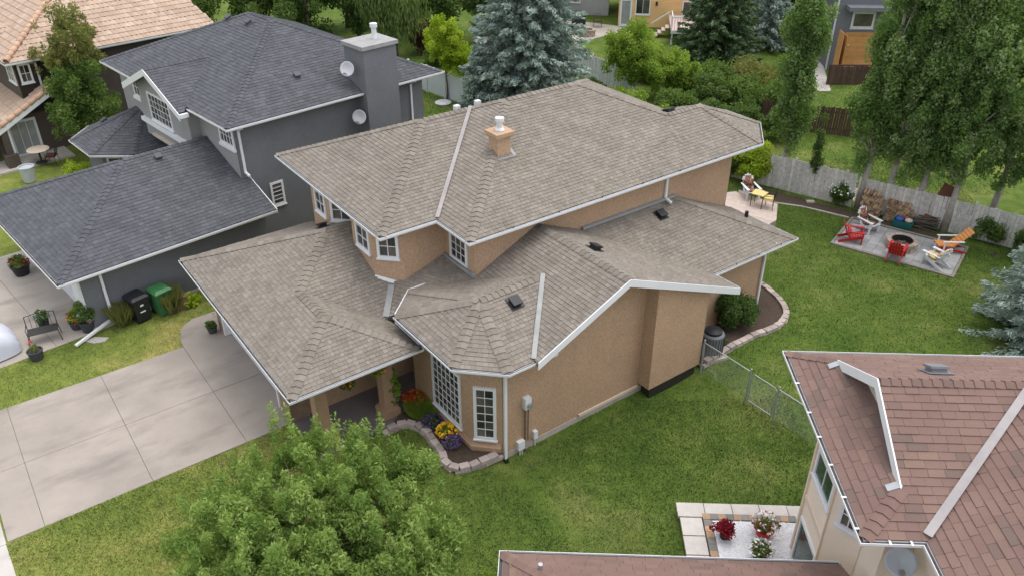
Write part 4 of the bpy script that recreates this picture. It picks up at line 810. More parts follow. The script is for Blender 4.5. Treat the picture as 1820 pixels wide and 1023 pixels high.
# ------------------------------------------------------------------ fences
yard = R(-35.78)                                       # direction of the back fence
FD = Vector((.8113, -.5846, 0))
def board_fence(name, label, p0, ang, L, h, bw, m, gap=.012, lean=0, rails=(.35, 1.3), side=1, vary=.03):
    o = empty(name, (*p0, 0), ang, label, 'fence'); ms = [MB().box(0, bw-gap, -.011, .011, .03, h+d).mesh('board', m) for d in (0, vary, -vary)]
    for i in range(int(L/bw)): link('board', random.choice(ms), o, m=Matrix.Translation((i*bw, random.uniform(-.006, .006), 0)) @ Matrix.Rotation(lean+random.uniform(-.008, .008), 4, 'X') @ Matrix.Rotation(random.uniform(-.006, .006), 4, 'Y'))
    for z in rails: MB().box(0, L, side*.022, side*.062, z-.045, z+.045).build('rail', m, o)
    pm = MB().box(-.045, .045, side*.064, side*.064+.09*side, -.2, h+.05).mesh('post', m)
    for i in range(int(L/2.4)+1): link('post', pm, o, loc=(min(i*2.4, L-.05)+.05, 0, 0))
    return o
WFENCE = mat('weathered_white_boards', (.58, .56, .53), .9, .3, 6, .3, .4, 20, rnd=.14)
BFENCE = mat('brown_boards', (.075, .042, .03), .85, .2, 5, .2, .4, 20, rnd=.25)
board_fence('board_fence', 'weathered white board fence behind the fire pit patio', (7.6, 40.57), yard, 10.2, 1.68, .145, WFENCE); f2 = board_fence('board_fence', 'leaning weathered grey fence right of the firewood', (15.93, 34.57), yard, 7.0, 1.62, .15, WFENCE, lean=.05)
board_fence('board_fence', 'dark brown board fence beyond the back lane', (14.2, 45.05), R(-17.7), 9.5, 1.6, .14, BFENCE)
board_fence('board_fence', 'white board fence behind the broad yellow-green tree', (2.6, 57.8), R(-57.2), 9.5, 1.7, .15, mat('pale_fence', (.55, .55, .55), .8, .15, 5, rnd=.1))
board_fence('privacy_screen', 'short dark brown wooden screen below the cedar wall', (20.6, 52.75), R(0), 3.4, 1.25, .14, BFENCE)
vf = empty('vinyl_fence', (-9.2, 55.2, 0), R(-45.5), 'smooth white vinyl fence behind the lime tree', 'fence'); VINYL = mat('white_vinyl', (.60, .62, .63), .5, .04, 2)
vp = MB().box(.07, 1.73, -.02, .02, .08, 1.6).mesh('panel', VINYL); vq = MB().box(-.065, .065, -.065, .065, -.1, 1.75).mesh('post', VINYL)
for i in range(7): link('panel', vp, vf, loc=(i*1.8, 0, 0)); link('post', vq, vf, loc=(i*1.8, 0, 0))
link('post', vq, vf, loc=(12.6, 0, 0))
# chain-link fence with a gate, from the chase corner towards the cream house
GALV = mat('galvanised_wire', (.36, .38, .37), .5, .1, 5, metal=.35)
c0 = mw(7.9, -.55); c1 = mw(7.86, -5.6); cd = (c1-c0); cL = float(np.linalg.norm(cd)); ca = math.atan2(cd[1], cd[0]); cf = empty('chain_link_fence', (c0[0], c0[1], -.12), ca, 'galvanised chain-link fence with gate beside the tan house', 'fence')
def mesh_panel(x0, x1, z0, z1, parent, sp=.07, w=.0023):
    mb = MB()
    k = x0-(z1-z0)
    while k < x1:
        for sgn in (1, -1):
            if sgn > 0: a, b = (k, z0), (k+(z1-z0), z1)
            else: a, b = (k, z1), (k+(z1-z0), z0)
            (ax, az), (bx_, bz) = a, b
            if ax < x0: az += (bz-az)*(x0-ax)/(bx_-ax); ax = x0
            if bx_ > x1: bz = az+(bz-az)*(x1-ax)/(bx_-ax); bx_ = x1
            if bx_-ax > .02: mb.cyl((ax, .004*sgn, az), (bx_, .004*sgn, bz), w, n=3, cap=False)
        k += sp
    return mb.build('wire_mesh', GALV, parent, kind='stuff')
posts = (1.98, 2.08, 2.98, 3.06, 5.0)
for x in (.02, 1.98, 3.08, 5.0): p_ = MB().cyl((x, 0, -.3), (x, 0, 1.28), .03, n=8).build('post', GALV, cf); MB().lathe([(.035, 1.28), (.035, 1.31), (0, 1.34)], (x, 0, 0), 8).build('cap', GALV, p_)
for a, b in ((.02, 1.98), (3.08, 5.0)): MB().cyl((a, 0, 1.2), (b, 0, 1.2), .021, n=8).build('top_rail', GALV, cf); mesh_panel(a, b, .06, 1.2, cf)
gt = MB()
for a, b in (((2.06, .1), (2.06, 1.1)), ((2.06, .1), (3.0, .1)), ((3.0, .1), (3.0, 1.1)), ((2.06, 1.1), (2.14, 1.18)), ((2.14, 1.18), (2.92, 1.18)), ((2.92, 1.18), (3.0, 1.1))): gt.cyl((a[0], 0, a[1]), (b[0], 0, b[1]), .02, n=8)
gto = gt.build('gate', GALV, cf); mesh_panel(2.07, 2.99, .11, 1.17, gto)

# ------------------------------------------------------------------ stone edging and garden beds
BLOCKM = mat('edging_block', (.40, .33, .30), .9, .15, 6, .25, .4, 30, rnd=.22)
def block_wall(name, label, path, courses, bl=.31, bw=.22, bh=.13, z0=-.04):
    P = [np.array(p, float) for p in path]; seg = [np.linalg.norm(P[i+1]-P[i]) for i in range(len(P)-1)]; tot = sum(seg); o = empty(name, (*P[0], 0), 0, label, 'edging')
    ms = [MB().prism([(-bl/2+.006, -bw/2), (bl/2-.006, -bw/2), (bl/2-.02, bw/2), (-bl/2+.02, bw/2)], 0, bh-.006).mesh('block', BLOCKM) for _ in range(1)]
    for c in range(courses):
        s_ = bl/2*(c % 2)
        while s_ < tot:
            r_ = s_; i = 0
            while i < len(seg)-1 and r_ > seg[i]: r_ -= seg[i]; i += 1
            d = (P[i+1]-P[i])/seg[i]; p = P[i]+d*r_
            link('block', ms[0], o, m=Matrix.Translation((p[0]-P[0][0]+random.uniform(-.012, .012), p[1]-P[0][1]+random.uniform(-.012, .012), z0+c*bh+random.uniform(-.004, .004))) @ Matrix.Rotation(math.atan2(d[1], d[0])+random.uniform(-.04, .04), 4, 'Z')); s_ += bl
    return o
path_front = [(-3.8, 19.09), (-3.5, 19.3), (-3.2, 19.38), (-2.86, 19.24), (-2.6, 18.98), (-2.4, 18.62), (-2.2, 18.29), (-2.06, 18.0), (-1.97, 17.7), (-1.8, 17.5), (-1.55, 17.4), (-1.14, 17.54), (-.75, 17.78), (-.3, 18.06)]
path_side = [(9.48, 28.0), (9.8, 27.7), (10.0, 27.35), (10.11, 27.03), (10.22, 26.7), (10.27, 26.34), (10.3, 26.0), (10.28, 25.76), (10.18, 25.4), (10.01, 25.12), (9.8, 24.86), (9.53, 24.64), (9.1, 24.38), (8.7, 24.18), (8.2, 23.82), (7.73, 23.49), (7.25, 23.1), (6.83, 22.77), (6.5, 22.5)]
block_wall('stone_edging', 'low pinkish block wall round the front flower bed', path_front, 2); block_wall('stone_edging', 'curved two-course block wall round the side bed', path_side, 2, z0=-.1)
plate(None, [p for p in path_front] + [tuple(mw(0, 0)), tuple(mw(-.65, .6)), tuple(mw(-.65, 3.3)), tuple(mw(-1.6, 3.3))], -.1, .12, MULCH, 'flower_bed', kind='structure'); plate(None, path_side + [tuple(mw(8.1, .3)), tuple(mw(8.3, .9)), tuple(mw(12.4, .9))], -.15, .07, MULCH, 'flower_bed', kind='structure')
shrub('marigolds', 'orange and red marigolds beside the porch column', (-3.1, 20.3, .12), .38, .4, 900, .07, L_DARK, 'flowers', flowers=[(F_ORANGE, 90, .09), (F_RED, 110, .09)], stems=False)
shrub('marigolds', 'small orange flowers in front of the corner column', (-5.45, 18.55, 0), .28, .3, 500, .07, L_DARK, 'flowers', flowers=[(F_ORANGE, 60, .08), (F_RED, 30, .08)], stems=False)
shrub('yellow_daisies', 'mound of yellow daisies under the bay window', (-1.95, 18.75, .12), .33, .42, 900, .08, L_YG, 'flowers', flowers=[(F_YEL, 130, .09)], stems=False)
shrub('lavender', 'purple lavender below the bay window ledge', (-1.78, 18.3, .12), .3, .4, 900, .06, leaf_mat('grey_leaves', (.08, .1, .06), (.13, .15, .1), (.18, .2, .15)), 'flowers', flowers=[(F_PURPLE, 260, .05)], stems=False); shrub('lavender', 'purple lavender nearer the porch grass', (-2.45, 19.25, .12), .34, .36, 900, .06, L_DARK, 'flowers', flowers=[(F_PURPLE, 240, .05)], stems=False)
shrub('hanging_basket', 'hanging flower basket under the porch eave near the first column', tuple(mw(-3.25, 3.1))+(2.05,), .3, .42, 900, .09, L_MID, 'basket', flowers=[(F_ORANGE, 40, .08)], stems=False); shrub('hanging_basket', 'hanging flower basket beside the inner porch column', tuple(mw(-2.3, 3.1))+(2.15,), .34, .45, 1000, .09, L_YG, 'basket', flowers=[(F_ORANGE, 70, .08)], stems=False)
shrub('climbing_vine', 'climbing vine on the inner porch column', tuple(mw(-1.62, 3.42))+(.1,), .2, 1.9, 700, .1, L_YG, 'plant')

# ------------------------------------------------------------------ fire pit patio
PAVER = mat('grey_paver', (.34, .335, .335), .9, .1, 4, .2, .3, 40, rnd=.16)
pa = math.atan2(28.44-31.18, 17.71-13.91); pat = MB().box(0, 4.7, 0, 2.75, -.12, .0).build('patio', JOINT, kind='structure'); pat.location = (13.91, 31.18, 0); pat.rotation_euler = (0, 0, pa)
pvm = MB().box(.005, .385, .005, .385, -.05, .035).mesh('paver', PAVER)
for i in range(12):
    for j in range(7): link('paver', pvm, pat, loc=(i*.391, j*.391, random.uniform(-.004, .004)))
TIMB = mat('grey_timber', (.25, .22, .19), .9, .2, 5, .2, .3, 25)
for a, b in (((-.12, -.12, 0), (4.82, -.12, 0)), ((-.06, -.05, 0), (-.06, 2.8, 0)), ((4.76, -.05, 0), (4.76, 2.8, 0)), ((-.1, 2.86, 0), (4.8, 2.86, 0))): MB().bar(a, b, .11, .13).build('timber_edging', TIMB, pat)
fp = empty('fire_pit', (16.62, 30.78, .04), 0, 'round stone fire pit in the middle of the patio', 'fire pit'); PITM = mat('pit_stone', (.37, .30, .24), .9, .15, 5, .2, .4, 25, rnd=.2)
fb = MB().prism([(-.155, -.1), (.155, -.1), (.125, .1), (-.125, .1)], 0, .17).mesh('stone', PITM)
for c in range(2):
    for i in range(11): a = (i+.5*c)*2*math.pi/11; link('stone', fb, fp, m=Matrix.Translation((.53*math.cos(a), .53*math.sin(a), c*.174)) @ Matrix.Rotation(a-math.pi/2+math.pi, 4, 'Z'))
MB().lathe([(.44, .1), (.44, .36), (.40, .36), (.40, .1)], n=24).build('steel_ring', DARKIRON, fp); MB().lathe([(.42, .1), (.2, .14), (0, .15)], n=20).build('ash', mat('ash', (.06, .055, .05), 1, .3, 15), fp)
for k in range(4): a = k*1.7; MB().cyl((.22*math.cos(a), .22*math.sin(a), .17), (-.2*math.cos(a+.3), -.2*math.sin(a+.3), .22), .035, .03, 7).build('charred_log', BARK, fp)
FLORAL = None
def floral():
    k = N('floral_fabric'); v = k.obj(); vo = k.n('TexVoronoi'); vo.inputs['Scale'].default_value = 14; k.l(v, vo.inputs['Vector'])
    k.l(k.ramp(vo.outputs['Color'], [(.0, (.05, .03, .03)), (.35, (.22, .06, .04)), (.55, (.45, .33, .22)), (.8, (.12, .05, .04)), (1, (.5, .12, .05))]), k.b.inputs['Base Color']); k.b.inputs['Roughness'].default_value = .95; return k.m
FLORAL = floral()
def adirondack(label, loc, face, m, cushion=None, pillow=None, z=.04):
    "slatted garden armchair; local +x is the way it faces"
    o = empty('adirondack_chair', (*loc, z), face, label, 'chair', 'garden armchairs')
    for y in (-.3, .3):
        MB().box(.28, .33, y-.045, y+.045, 0, .52).build('front_leg', m, o); MB().bar((.36, y*.88, .34), (-.62, y*.88, .04), .03, .12).build('back_leg', m, o)
        MB().add([(.40, y-.07, .525), (.40, y+.07, .525), (-.42, y+.04, .545), (-.42, y-.04, .545), (.40, y-.07, .555), (.40, y+.07, .555), (-.42, y+.04, .575), (-.42, y-.04, .575)], [(3, 2, 1, 0), (4, 5, 6, 7), (0, 1, 5, 4), (1, 2, 6, 5), (2, 3, 7, 6), (3, 0, 4, 7)]).build('arm', m, o)
    sm = MB().box(-.045, .045, -.27, .27, -.011, .011).mesh('seat_slat', m)
    for i in range(6): link('seat_slat', sm, o, m=Matrix.Translation((.34-i*.1, 0, .385-i*.028)) @ Matrix.Rotation(-.27, 4, 'Y'))
    for i, hh in enumerate((.68, .76, .8, .76, .68)):
        y = (i-2)*.105; MB().add([(-.0, y-.046, 0), (0, y+.046, 0), (0, y+.046, hh-.04), (0, y, hh), (0, y-.046, hh-.04), (-.022, y-.046, 0), (-.022, y+.046, 0), (-.022, y+.046, hh-.04), (-.022, y, hh), (-.022, y-.046, hh-.04)],
            [(0, 1, 2, 3, 4), (9, 8, 7, 6, 5), (0, 5, 6, 1), (1, 6, 7, 2), (2, 7, 8, 3), (3, 8, 9, 4), (4, 9, 5, 0)])
        b = MB(); b.box(-.011, .011, y-.046, y+.046, 0, hh); bo = b.build('back_slat', m, o); bo.matrix_local = Matrix.Translation((-.22, 0, .24)) @ Matrix.Rotation(-.42, 4, 'Y')
    for z_ in (.3, .55): bo = MB().box(-.04, -.012, -.28, .28, z_-.03, z_+.03).build('back_rail', m, o); bo.matrix_local = Matrix.Translation((-.22, 0, .24)) @ Matrix.Rotation(-.42, 4, 'Y')
    def pad(x0, x1, y0, y1, z0, z1, nm, mm, Mx):
        bm = bmesh.new(); bmesh.ops.create_cube(bm, size=1); bmesh.ops.bevel(bm, geom=bm.edges[:], offset=.25, segments=3, affect='EDGES')
        for v in bm.verts: v.co = Vector((x0+(v.co.x+.5)*(x1-x0), y0+(v.co.y+.5)*(y1-y0), z0+(v.co.z+.5)*(z1-z0)))
        me = bpy.data.meshes.new(nm); bm.to_mesh(me); bm.free(); me.materials.append(mm); me.polygons.foreach_set('use_smooth', [True]*len(me.polygons)); link(nm, me, o, m=Mx)
    if cushion:
        pad(.013, .09, -.25, .25, .06, .7, 'back_cushion', cushion, Matrix.Translation((-.22, 0, .24)) @ Matrix.Rotation(-.42, 4, 'Y')); pad(-.2, .36, -.25, .25, .30, .38, 'seat_cushion', cushion, Matrix.Rotation(-.2, 4, 'Y') @ Matrix.Translation((.02, 0, .03)))
    if pillow: pad(.02, .16, -.2, .2, .1, .42, 'pillow', pillow, Matrix.Translation((-.2, 0, .26)) @ Matrix.Rotation(-.42, 4, 'Y'))
    return o
def face_to(p, q): return math.atan2(q[1]-p[1], q[0]-p[0])
pit = (16.62, 30.78)
for loc, m, cu, pi_, lab, tgt in (((15.75, 32.3), WHITE, FLORAL, None, 'white garden chair with floral cushion beside the fire pit', pit), ((14.75, 31.3), RED, None, mat('red_cushion', (.55, .06, .05), .9, .1, 6), 'red garden chair with round red cushion, left of the fire pit', pit), ((16.0, 29.85), RED, None, None, 'dark red garden chair seen from behind, nearest the lawn', pit), ((17.35, 29.3), WHITE, YELLOWC, mat('pink_cushion', (.6, .25, .22), .9, .1, 6), 'white garden chair with yellow cushion at the patio corner', pit)):
    adirondack(lab, loc, face_to(loc, tgt), m, cu, pi_)
orc = empty('reclining_chair', (18.45, 30.45, .04), face_to((18.45, 30.45), (16.9, 30.5)), 'orange slatted reclining chair with white arms on the patio', 'chair')
def slat_bed(p, q, n, w, m, name):
    p, q = Vector(p), Vector(q)
    for i in range(n): a = p.lerp(q, (i+.06)/n); b = p.lerp(q, (i+.94)/n); MB().bar(a, b, w, .022).build(name, m, orc)
slat_bed((.55, 0, .36), (-.1, 0, .30), 6, .54, ORANGEP, 'seat_slat'); slat_bed((-.1, 0, .30), (-.78, 0, 1.0), 7, .52, ORANGEP, 'back_slat')
for y in (-.31, .31): MB().box(-.45, .42, y-.045, y+.045, .55, .58).build('arm', WHITE, orc); MB().box(.3, .35, y-.03, y+.03, 0, .55).build('front_leg', WHITE, orc); MB().bar((.5, y*.9, .3), (-.7, y*.9, .02), .03, .09).build('back_leg', RED, orc)
lg = [MB().cyl((0, -.17-.04*k, 0), (0, .2+.03*k, 0), r, n=n_).mesh('log', mat('split_log', (.38, .26, .165), .9, .3, 8, .25, .4, 30, rnd=.35)) for k, (r, n_) in enumerate(((.075, 6), (.06, 5), (.085, 7)))]
for p0, nx_l, nz_l, lab, ang in (((16.0, 34.05), 6, 9, 'taller firewood stack against the white fence', yard), ((17.0, 33.62), 8, 7, 'lower firewood stack behind the green tub', yard)):
    o = empty('firewood_stack', (*p0, 0), ang, lab, 'firewood')
    for j in range(nz_l):
        for i in range(nx_l - (j > nz_l-3)*random.randint(1, 2)): link('log', random.choice(lg), o, m=Matrix.Translation((.08+i*.145+(j % 2)*.07, random.uniform(-.05, .05), .08+j*.135)) @ Matrix.Rotation(random.uniform(-.06, .06), 4, 'Z') @ Matrix.Rotation(random.uniform(0, 3), 4, 'Y'))
br = empty('branch_pile', (18.35, 32.55, 0), yard, 'loose pile of grey branches behind the patio', 'branches')
for k in range(26): a = random.uniform(-.5, .5); MB().cyl((-.6+random.uniform(-.1, .3), random.uniform(-.25, .25), .05+k*.018), (.6*math.cos(a), .6*math.sin(a)*.6, .05+k*.018+random.uniform(-.1, .15)), .03, .015, 5).build('branch', BARK, br)
tb = empty('storage_tub', (17.42, 32.62, .03), yard, 'teal plastic tub filled with blue and red things on the patio', 'tub'); MB().add([(-.36, -.2, 0), (.36, -.2, 0), (.36, .2, 0), (-.36, .2, 0), (-.42, -.25, .34), (.42, -.25, .34), (.42, .25, .34), (-.42, .25, .34), (-.38, -.21, .34), (.38, -.21, .34), (.38, .21, .34), (-.38, .21, .34), (-.34, -.18, .08), (.34, -.18, .08), (.34, .18, .08), (-.34, .18, .08)],
    [(3, 2, 1, 0), (0, 1, 5, 4), (1, 2, 6, 5), (2, 3, 7, 6), (3, 0, 4, 7), (4, 5, 9, 8), (5, 6, 10, 9), (6, 7, 11, 10), (7, 4, 8, 11), (8, 9, 13, 12), (9, 10, 14, 13), (10, 11, 15, 14), (11, 8, 12, 15), (12, 13, 14, 15)]).build('tub_body', TEAL, tb)
def ball(c, r, m, nm, par): bm = bmesh.new(); bmesh.ops.create_icosphere(bm, subdivisions=2, radius=1); [setattr(v, 'co', Vector((v.co.x*r[0], v.co.y*r[1], v.co.z*r[2]))) for v in bm.verts]; me = bpy.data.meshes.new(nm); bm.to_mesh(me); bm.free(); me.materials.append(m); me.polygons.foreach_set('use_smooth', [True]*len(me.polygons)); return link(nm, me, par, loc=c)
ball((-.18, 0, .36), (.2, .18, .12), TUBBLUE, 'tarp', tb); ball((-.02, .05, .47), (.07, .07, .06), RED, 'ball', tb); ball((.2, 0, .38), (.17, .17, .1), BEIGEC, 'sack', tb)
MB().box(0, .6, 0, .035, 0, 1.9).build('leaning_board', mat('rust_board', (.16, .07, .045), .9, .2, 5), label='rusty brown board leaning against the back fence', cat='board'); lb = bpy.data.objects['leaning_board']; lb.location = (18.25, 32.75, .3); lb.rotation_euler = (R(-12), R(14), yard)

# ------------------------------------------------------------------ the deck behind the house
DECKB = mat('deck_board', (.55, .45, .39), .85, .12, 4, .15, .3, 25, rnd=.12)
deck = empty('wooden_deck', (10.9, 33.4, 0), yard, 'low pinkish wooden deck at the far corner of the tan house', 'deck'); bpy.context.view_layer.update()
dpw = [(9.3, 34.0), (10.86, 31.71), (11.72, 32.52), (12.21, 34.12), (10.6, 35.5), (9.6, 35.2)]; Mi = deck.matrix_basis.inverted(); dpl = [tuple((Mi @ Vector((*p, 0)))[:2]) for p in dpw]
MB().prism(dpl, -.1, .40).build('deck_skirt', mat('deck_skirt', (.36, .29, .24), .9, .15, 4), deck); dz = np.array(dpl)
for k in range(-20, 20):
    c = Roof.clip([(-4, k*.14+.004), (4, k*.14+.004), (4, k*.14+.136), (-4, k*.14+.136)], dz)
    if len(c) >= 3: MB().prism(c, .402, .436).build('deck_board', DECKB, deck)
MB().box(-.35, .35, -.2, .2, 0, .2).build('step', DECKB, deck).location = tuple(Mi @ Vector((11.2, 31.65, 0)))
adirondack('white garden chair with floral cushion standing on the deck', (11.1, 34.85), R(-80), WHITE, FLORAL, z=.44)
def iron_chair(name, label, loc, rz, pad=None, z=0., cat='chair', w=.5, iron=None):
    iron = iron or DARKIRON; o = empty(name, (*loc, z), rz, label, cat)
    for x in (-.22, .22):
        for y in (-w/2, w/2): MB().cyl((x*1.15, y*1.1, 0), (x, y, .45), .014, n=6).build('leg', iron, o)
    MB().box(-.24, .24, -w/2-.01, w/2+.01, .44, .465).build('seat', pad or iron, o)
    for y in (-w/2, w/2): MB().cyl((-.22, y, .45), (-.34, y, .92), .014, n=6).build('back_post', iron, o); MB().tube([(-.27, y, .66), (.2, y*1.05, .66), (.22, y, .45)], [.012]*3, 6).build('arm', iron, o)
    MB().tube([(-.34, -w/2, .92), (-.36, 0, .97), (-.34, w/2, .92)], [.014]*3, 6).build('top_rail', iron, o)
    for k in range(5): y = -w/2+w*(k+1)/6; MB().cyl((-.22, y, .47), (-.34, y, .92), .008, n=5).build('back_bar', iron, o)
    if pad: MB().box(-.2, .22, -w/2+.03, w/2-.03, .466, .53).build('seat_pad', pad, o)
    return o
iron_chair('iron_chair', 'iron garden chair with yellow pad on the deck', (11.62, 33.75), R(160), YELLOWC, .44); yt = empty('side_table', (11.25, 33.95, .44), yard, 'small table with yellow cloth on the deck', 'table')
MB().box(-.3, .3, -.3, .3, .62, .65).build('table_top', YELLOWC, yt)
for x in (-.26, .26):
    for y in (-.26, .26): MB().cyl((x, y, 0), (x, y, .62), .016, n=6).build('leg', DARKIRON, yt)

# ------------------------------------------------------------------ things round the houses
ac = empty('air_conditioner', (6.93, 23.2, -.02), R(20), 'grey round-shouldered air conditioner beside the tan house', 'air conditioner'); MB().box(-.45, .45, -.45, .45, -.1, .04).build('concrete_pad', CONC, ac)
MB().lathe([(.36, .05), (.39, .07), (.39, .86), (.36, .9), (.2, .93)], n=28).build('casing', mat('ac_grey', (.16, .17, .18), .5, .1, 4), ac); fl = MB().cyl((0, 0, .05), (0, 0, .82), .012, n=4).mesh('louvre', mat('ac_dark', (.06, .065, .07), .5))
for i in range(24): a = i*math.pi/12; link('louvre', fl, ac, loc=(.397*math.cos(a), .397*math.sin(a), .02))
MB().lathe([(.3, .9), (.3, 1.0), (.1, 1.04), (0, 1.04)], n=20).build('fan_guard', BLACK, ac); MB().box(-.5, -.42, -.18, .12, .02, .6).build('service_box', mat('ac_grey', (.16, .17, .18)), ac)
def bin_(label, loc, rz, m, lid):
    o = empty('wheeled_bin', (*loc, 0), rz, label, 'bin', 'wheeled bins by the grey wall')
    MB().add([(-.24, -.24, .05), (.24, -.24, .05), (.24, .24, .05), (-.24, .24, .05), (-.31, -.31, .98), (.31, -.31, .98), (.31, .33, .98), (-.31, .33, .98)], [(3, 2, 1, 0), (4, 5, 6, 7), (0, 1, 5, 4), (1, 2, 6, 5), (2, 3, 7, 6), (3, 0, 4, 7)]).build('bin_body', m, o)
    MB().box(-.34, .34, -.35, .36, .98, 1.03).add([(-.33, -.33, 1.03), (.33, -.33, 1.03), (.33, .34, 1.03), (-.33, .34, 1.03), (-.26, -.22, 1.1), (.26, -.22, 1.1), (.26, .3, 1.12), (-.26, .3, 1.12)], [(4, 5, 6, 7), (0, 1, 5, 4), (1, 2, 6, 5), (2, 3, 7, 6), (3, 0, 4, 7)]).build('lid', lid, o)
    for x in (-.24, .24): MB().cyl((x-.03, .27, .11), (x+.03, .27, .11), .11, n=14).build('wheel', BLACK, o)
    MB().box(-.06, .06, -.315, -.29, .72, .78).build('badge', CURTAIN, o); MB().box(-.1, .1, -.292, -.268, .46, .5).build('sticker', CURTAIN, o); return o
bin_('black wheeled bin beside the grey garage wall', (-13.72, 25.28), R(52), BLACK, BLACK); bin_('green wheeled bin beside the grey garage wall', (-13.05, 25.75), R(52), GREENBIN, GREENBIN)
plate(None, [(-19.5, 20.6), (-17.4, 22.29), (-14.62, 24.95), (-14.3, 25.25), (-14.9, 25.9), (-19.9, 31.3), (-27, 25)], -.1, .02, DRIVE2, 'driveway', kind='structure'); MB().bar((-16.1, 23.6, .02), (-20.6, 28.2, .02), .025, .006).build('joint', JOINT, bpy.data.objects['driveway.001'])
def planter(name, label, loc, pot, pm, plant, cat='planter', z=.02):
    o = empty(name, (*loc, z), 0, label, cat); rb_, rt_, h = pot; MB().lathe([(0, 0), (rb_, 0), (rt_, h), (rt_*1.06, h), (rt_*1.06, h+.03), (rt_*.92, h+.03), (rt_*.9, h-.04), (0, h-.04)], n=20).build('pot', pm, o, smooth=False)
    for (lm, n, r, hh, sz) in plant.get('leaves', ()):
        CL = clumps(16, (0, 0, h+hh*.45), (r*.75, r*.75, hh*.4), r*.38, .4); V, F, t = cloud(CL, n, sz, .45, .1); link('foliage', big_mesh('foliage', V, F, lm, t), o)
    for (fm, n, r, hh, sz) in plant.get('flowers', ()):
        d = unit(n); d[:, 2] = abs(d[:, 2]); V, F = leaf_arrays(np.array((0, 0, h+hh*.35))+d*np.array((r, r, hh*.6)), sz, .9); props(link('blossom', big_mesh('blossom', V, F, fm), o), kind='stuff')
    return o
planter('flower_pot', 'black pot with drooping red foliage plant on white pebbles', (5.6, 14.98), (.11, .15, .2), BLACK, dict(leaves=[(L_RED, 700, .36, .36, .1), (L_MID, 120, .15, .25, .08)]))
planter('flower_pot', 'red pot with white and dark flowers on white pebbles', (6.66, 15.08), (.18, .25, .22), mat('red_pot', (.5, .015, .02), .4, .1, 5), dict(leaves=[(L_OLIVE, 800, .36, .42, .08)], flowers=[(F_WHITE, 90, .36, .5, .08), (F_RED, 45, .36, .5, .06)]))
planter('flower_pot', 'pot of white flowers half hidden by the lower roof edge', (6.35, 14.28), (.16, .2, .2), SLATE, dict(leaves=[(L_MID, 600, .32, .32, .08)], flowers=[(F_WHITE, 80, .32, .4, .08), (F_RED, 20, .3, .3, .05)]))
planter('planter', 'tall dark square-shouldered planter with leafy flowers by the grey garage corner', (-15.35, 24.55), (.2, .28, .42), SLATE, dict(leaves=[(L_MID, 1100, .42, .85, .14), (L_BLUE, 300, .3, .7, .12)], flowers=[(F_RED, 14, .42, .4, .08)]))
planter('planter', 'planter with orange flowers just left of the tall dark planter', (-15.85, 24.75), (.2, .26, .3), SLATE, dict(leaves=[(L_OLIVE, 600, .36, .5, .12), (L_LIME, 300, .34, .45, .12)], flowers=[(F_ORANGE, 18, .36, .4, .09)]))
planter('planter', 'black planter with red and yellow leaves by the neighbour garage door', (-19.8, 28.55), (.26, .36, .4), BLACK, dict(leaves=[(L_MID, 500, .4, .5, .13), (L_YEL, 160, .36, .3, .12)], flowers=[(F_RED, 40, .38, .35, .1)]))
planter('planter', 'round dark pot with one red flower at the lawn edge', (-16.4, 22.85), (.2, .25, .33), SLATE, dict(leaves=[(L_OLIVE, 120, .2, .25, .1)], flowers=[(F_RED, 8, .12, .5, .08)]))
planter('planter', 'small dark green plant in a pot behind the iron bench', (-17.05, 24.75), (.16, .2, .35), BLACK, dict(leaves=[(L_DARK, 420, .32, .36, .13), (L_BLUE, 160, .3, .3, .12)]))
ib = iron_chair('iron_bench', 'scrolled dark iron bench on the neighbour driveway', (-16.62, 23.95), R(-62), None, .02, 'bench', .95)
planter('planter', 'small leafy plant by the garage corner of the tan house', tuple(mw(-4.75, 11.35)), (.14, .18, .22), SLATE, dict(leaves=[(L_MID, 300, .22, .35, .1)]), z=.03)
planter('stone_urn', 'pale grey urn beside the porch pillar of the tile roof house', (-24.0, 37.6), (.28, .36, .75), mat('urn_grey', (.42, .44, .46), .7, .1, 4), dict(leaves=[]), 'urn')
rtb = empty('round_table', (-24.45, 39.75, .1), 0, 'round beige table on the brown brick porch', 'table'); MB().lathe([(0, .70), (.52, .70), (.55, .72), (.52, .75), (0, .75)], n=24).build('table_top', BEIGEC, rtb); MB().cyl((0, 0, 0), (0, 0, .7), .05, n=10).build('pedestal', DARKIRON, rtb); MB().lathe([(.3, 0), (.28, .03), (.05, .08)], n=16).build('base', DARKIRON, rtb)
iron_chair('porch_chair', 'dark red-brown chair beside the round porch table', (-23.75, 39.55), R(190), mat('oxblood', (.07, .015, .015), .7), .1)
bxx = MB().box(-.22, .22, -.22, .22, 0, .5).box(-.24, .24, -.24, .24, .5, .55).build('garden_box', mat('brown_box', (.22, .14, .085), .8, .15, 4), label='small brown box between the grasses by the grey wall', cat='box'); bxx.location = (-12.55, 26.1, 0); bxx.rotation_euler = (0, 0, R(44))
MB().prism([(-15.25, 23.9), (-14.95, 24.15), (-14.45, 24.1), (-14.5, 23.85), (-14.85, 23.75)], -.05, .03).build('stepping_stone', WALK, label='pale flat stone lying in the lawn by the grey downspout', cat='stone')
ds_ = MB().lathe([(0, .0), (.5, .0), (.52, .06), (.45, .1), (0, .12)], (0, 0, 0), 24).build('tree_ring', WHITE2, label='white round disc on the lawn under the lime tree', cat='disc'); ds_.location = (-4.25, 49.2, .01)
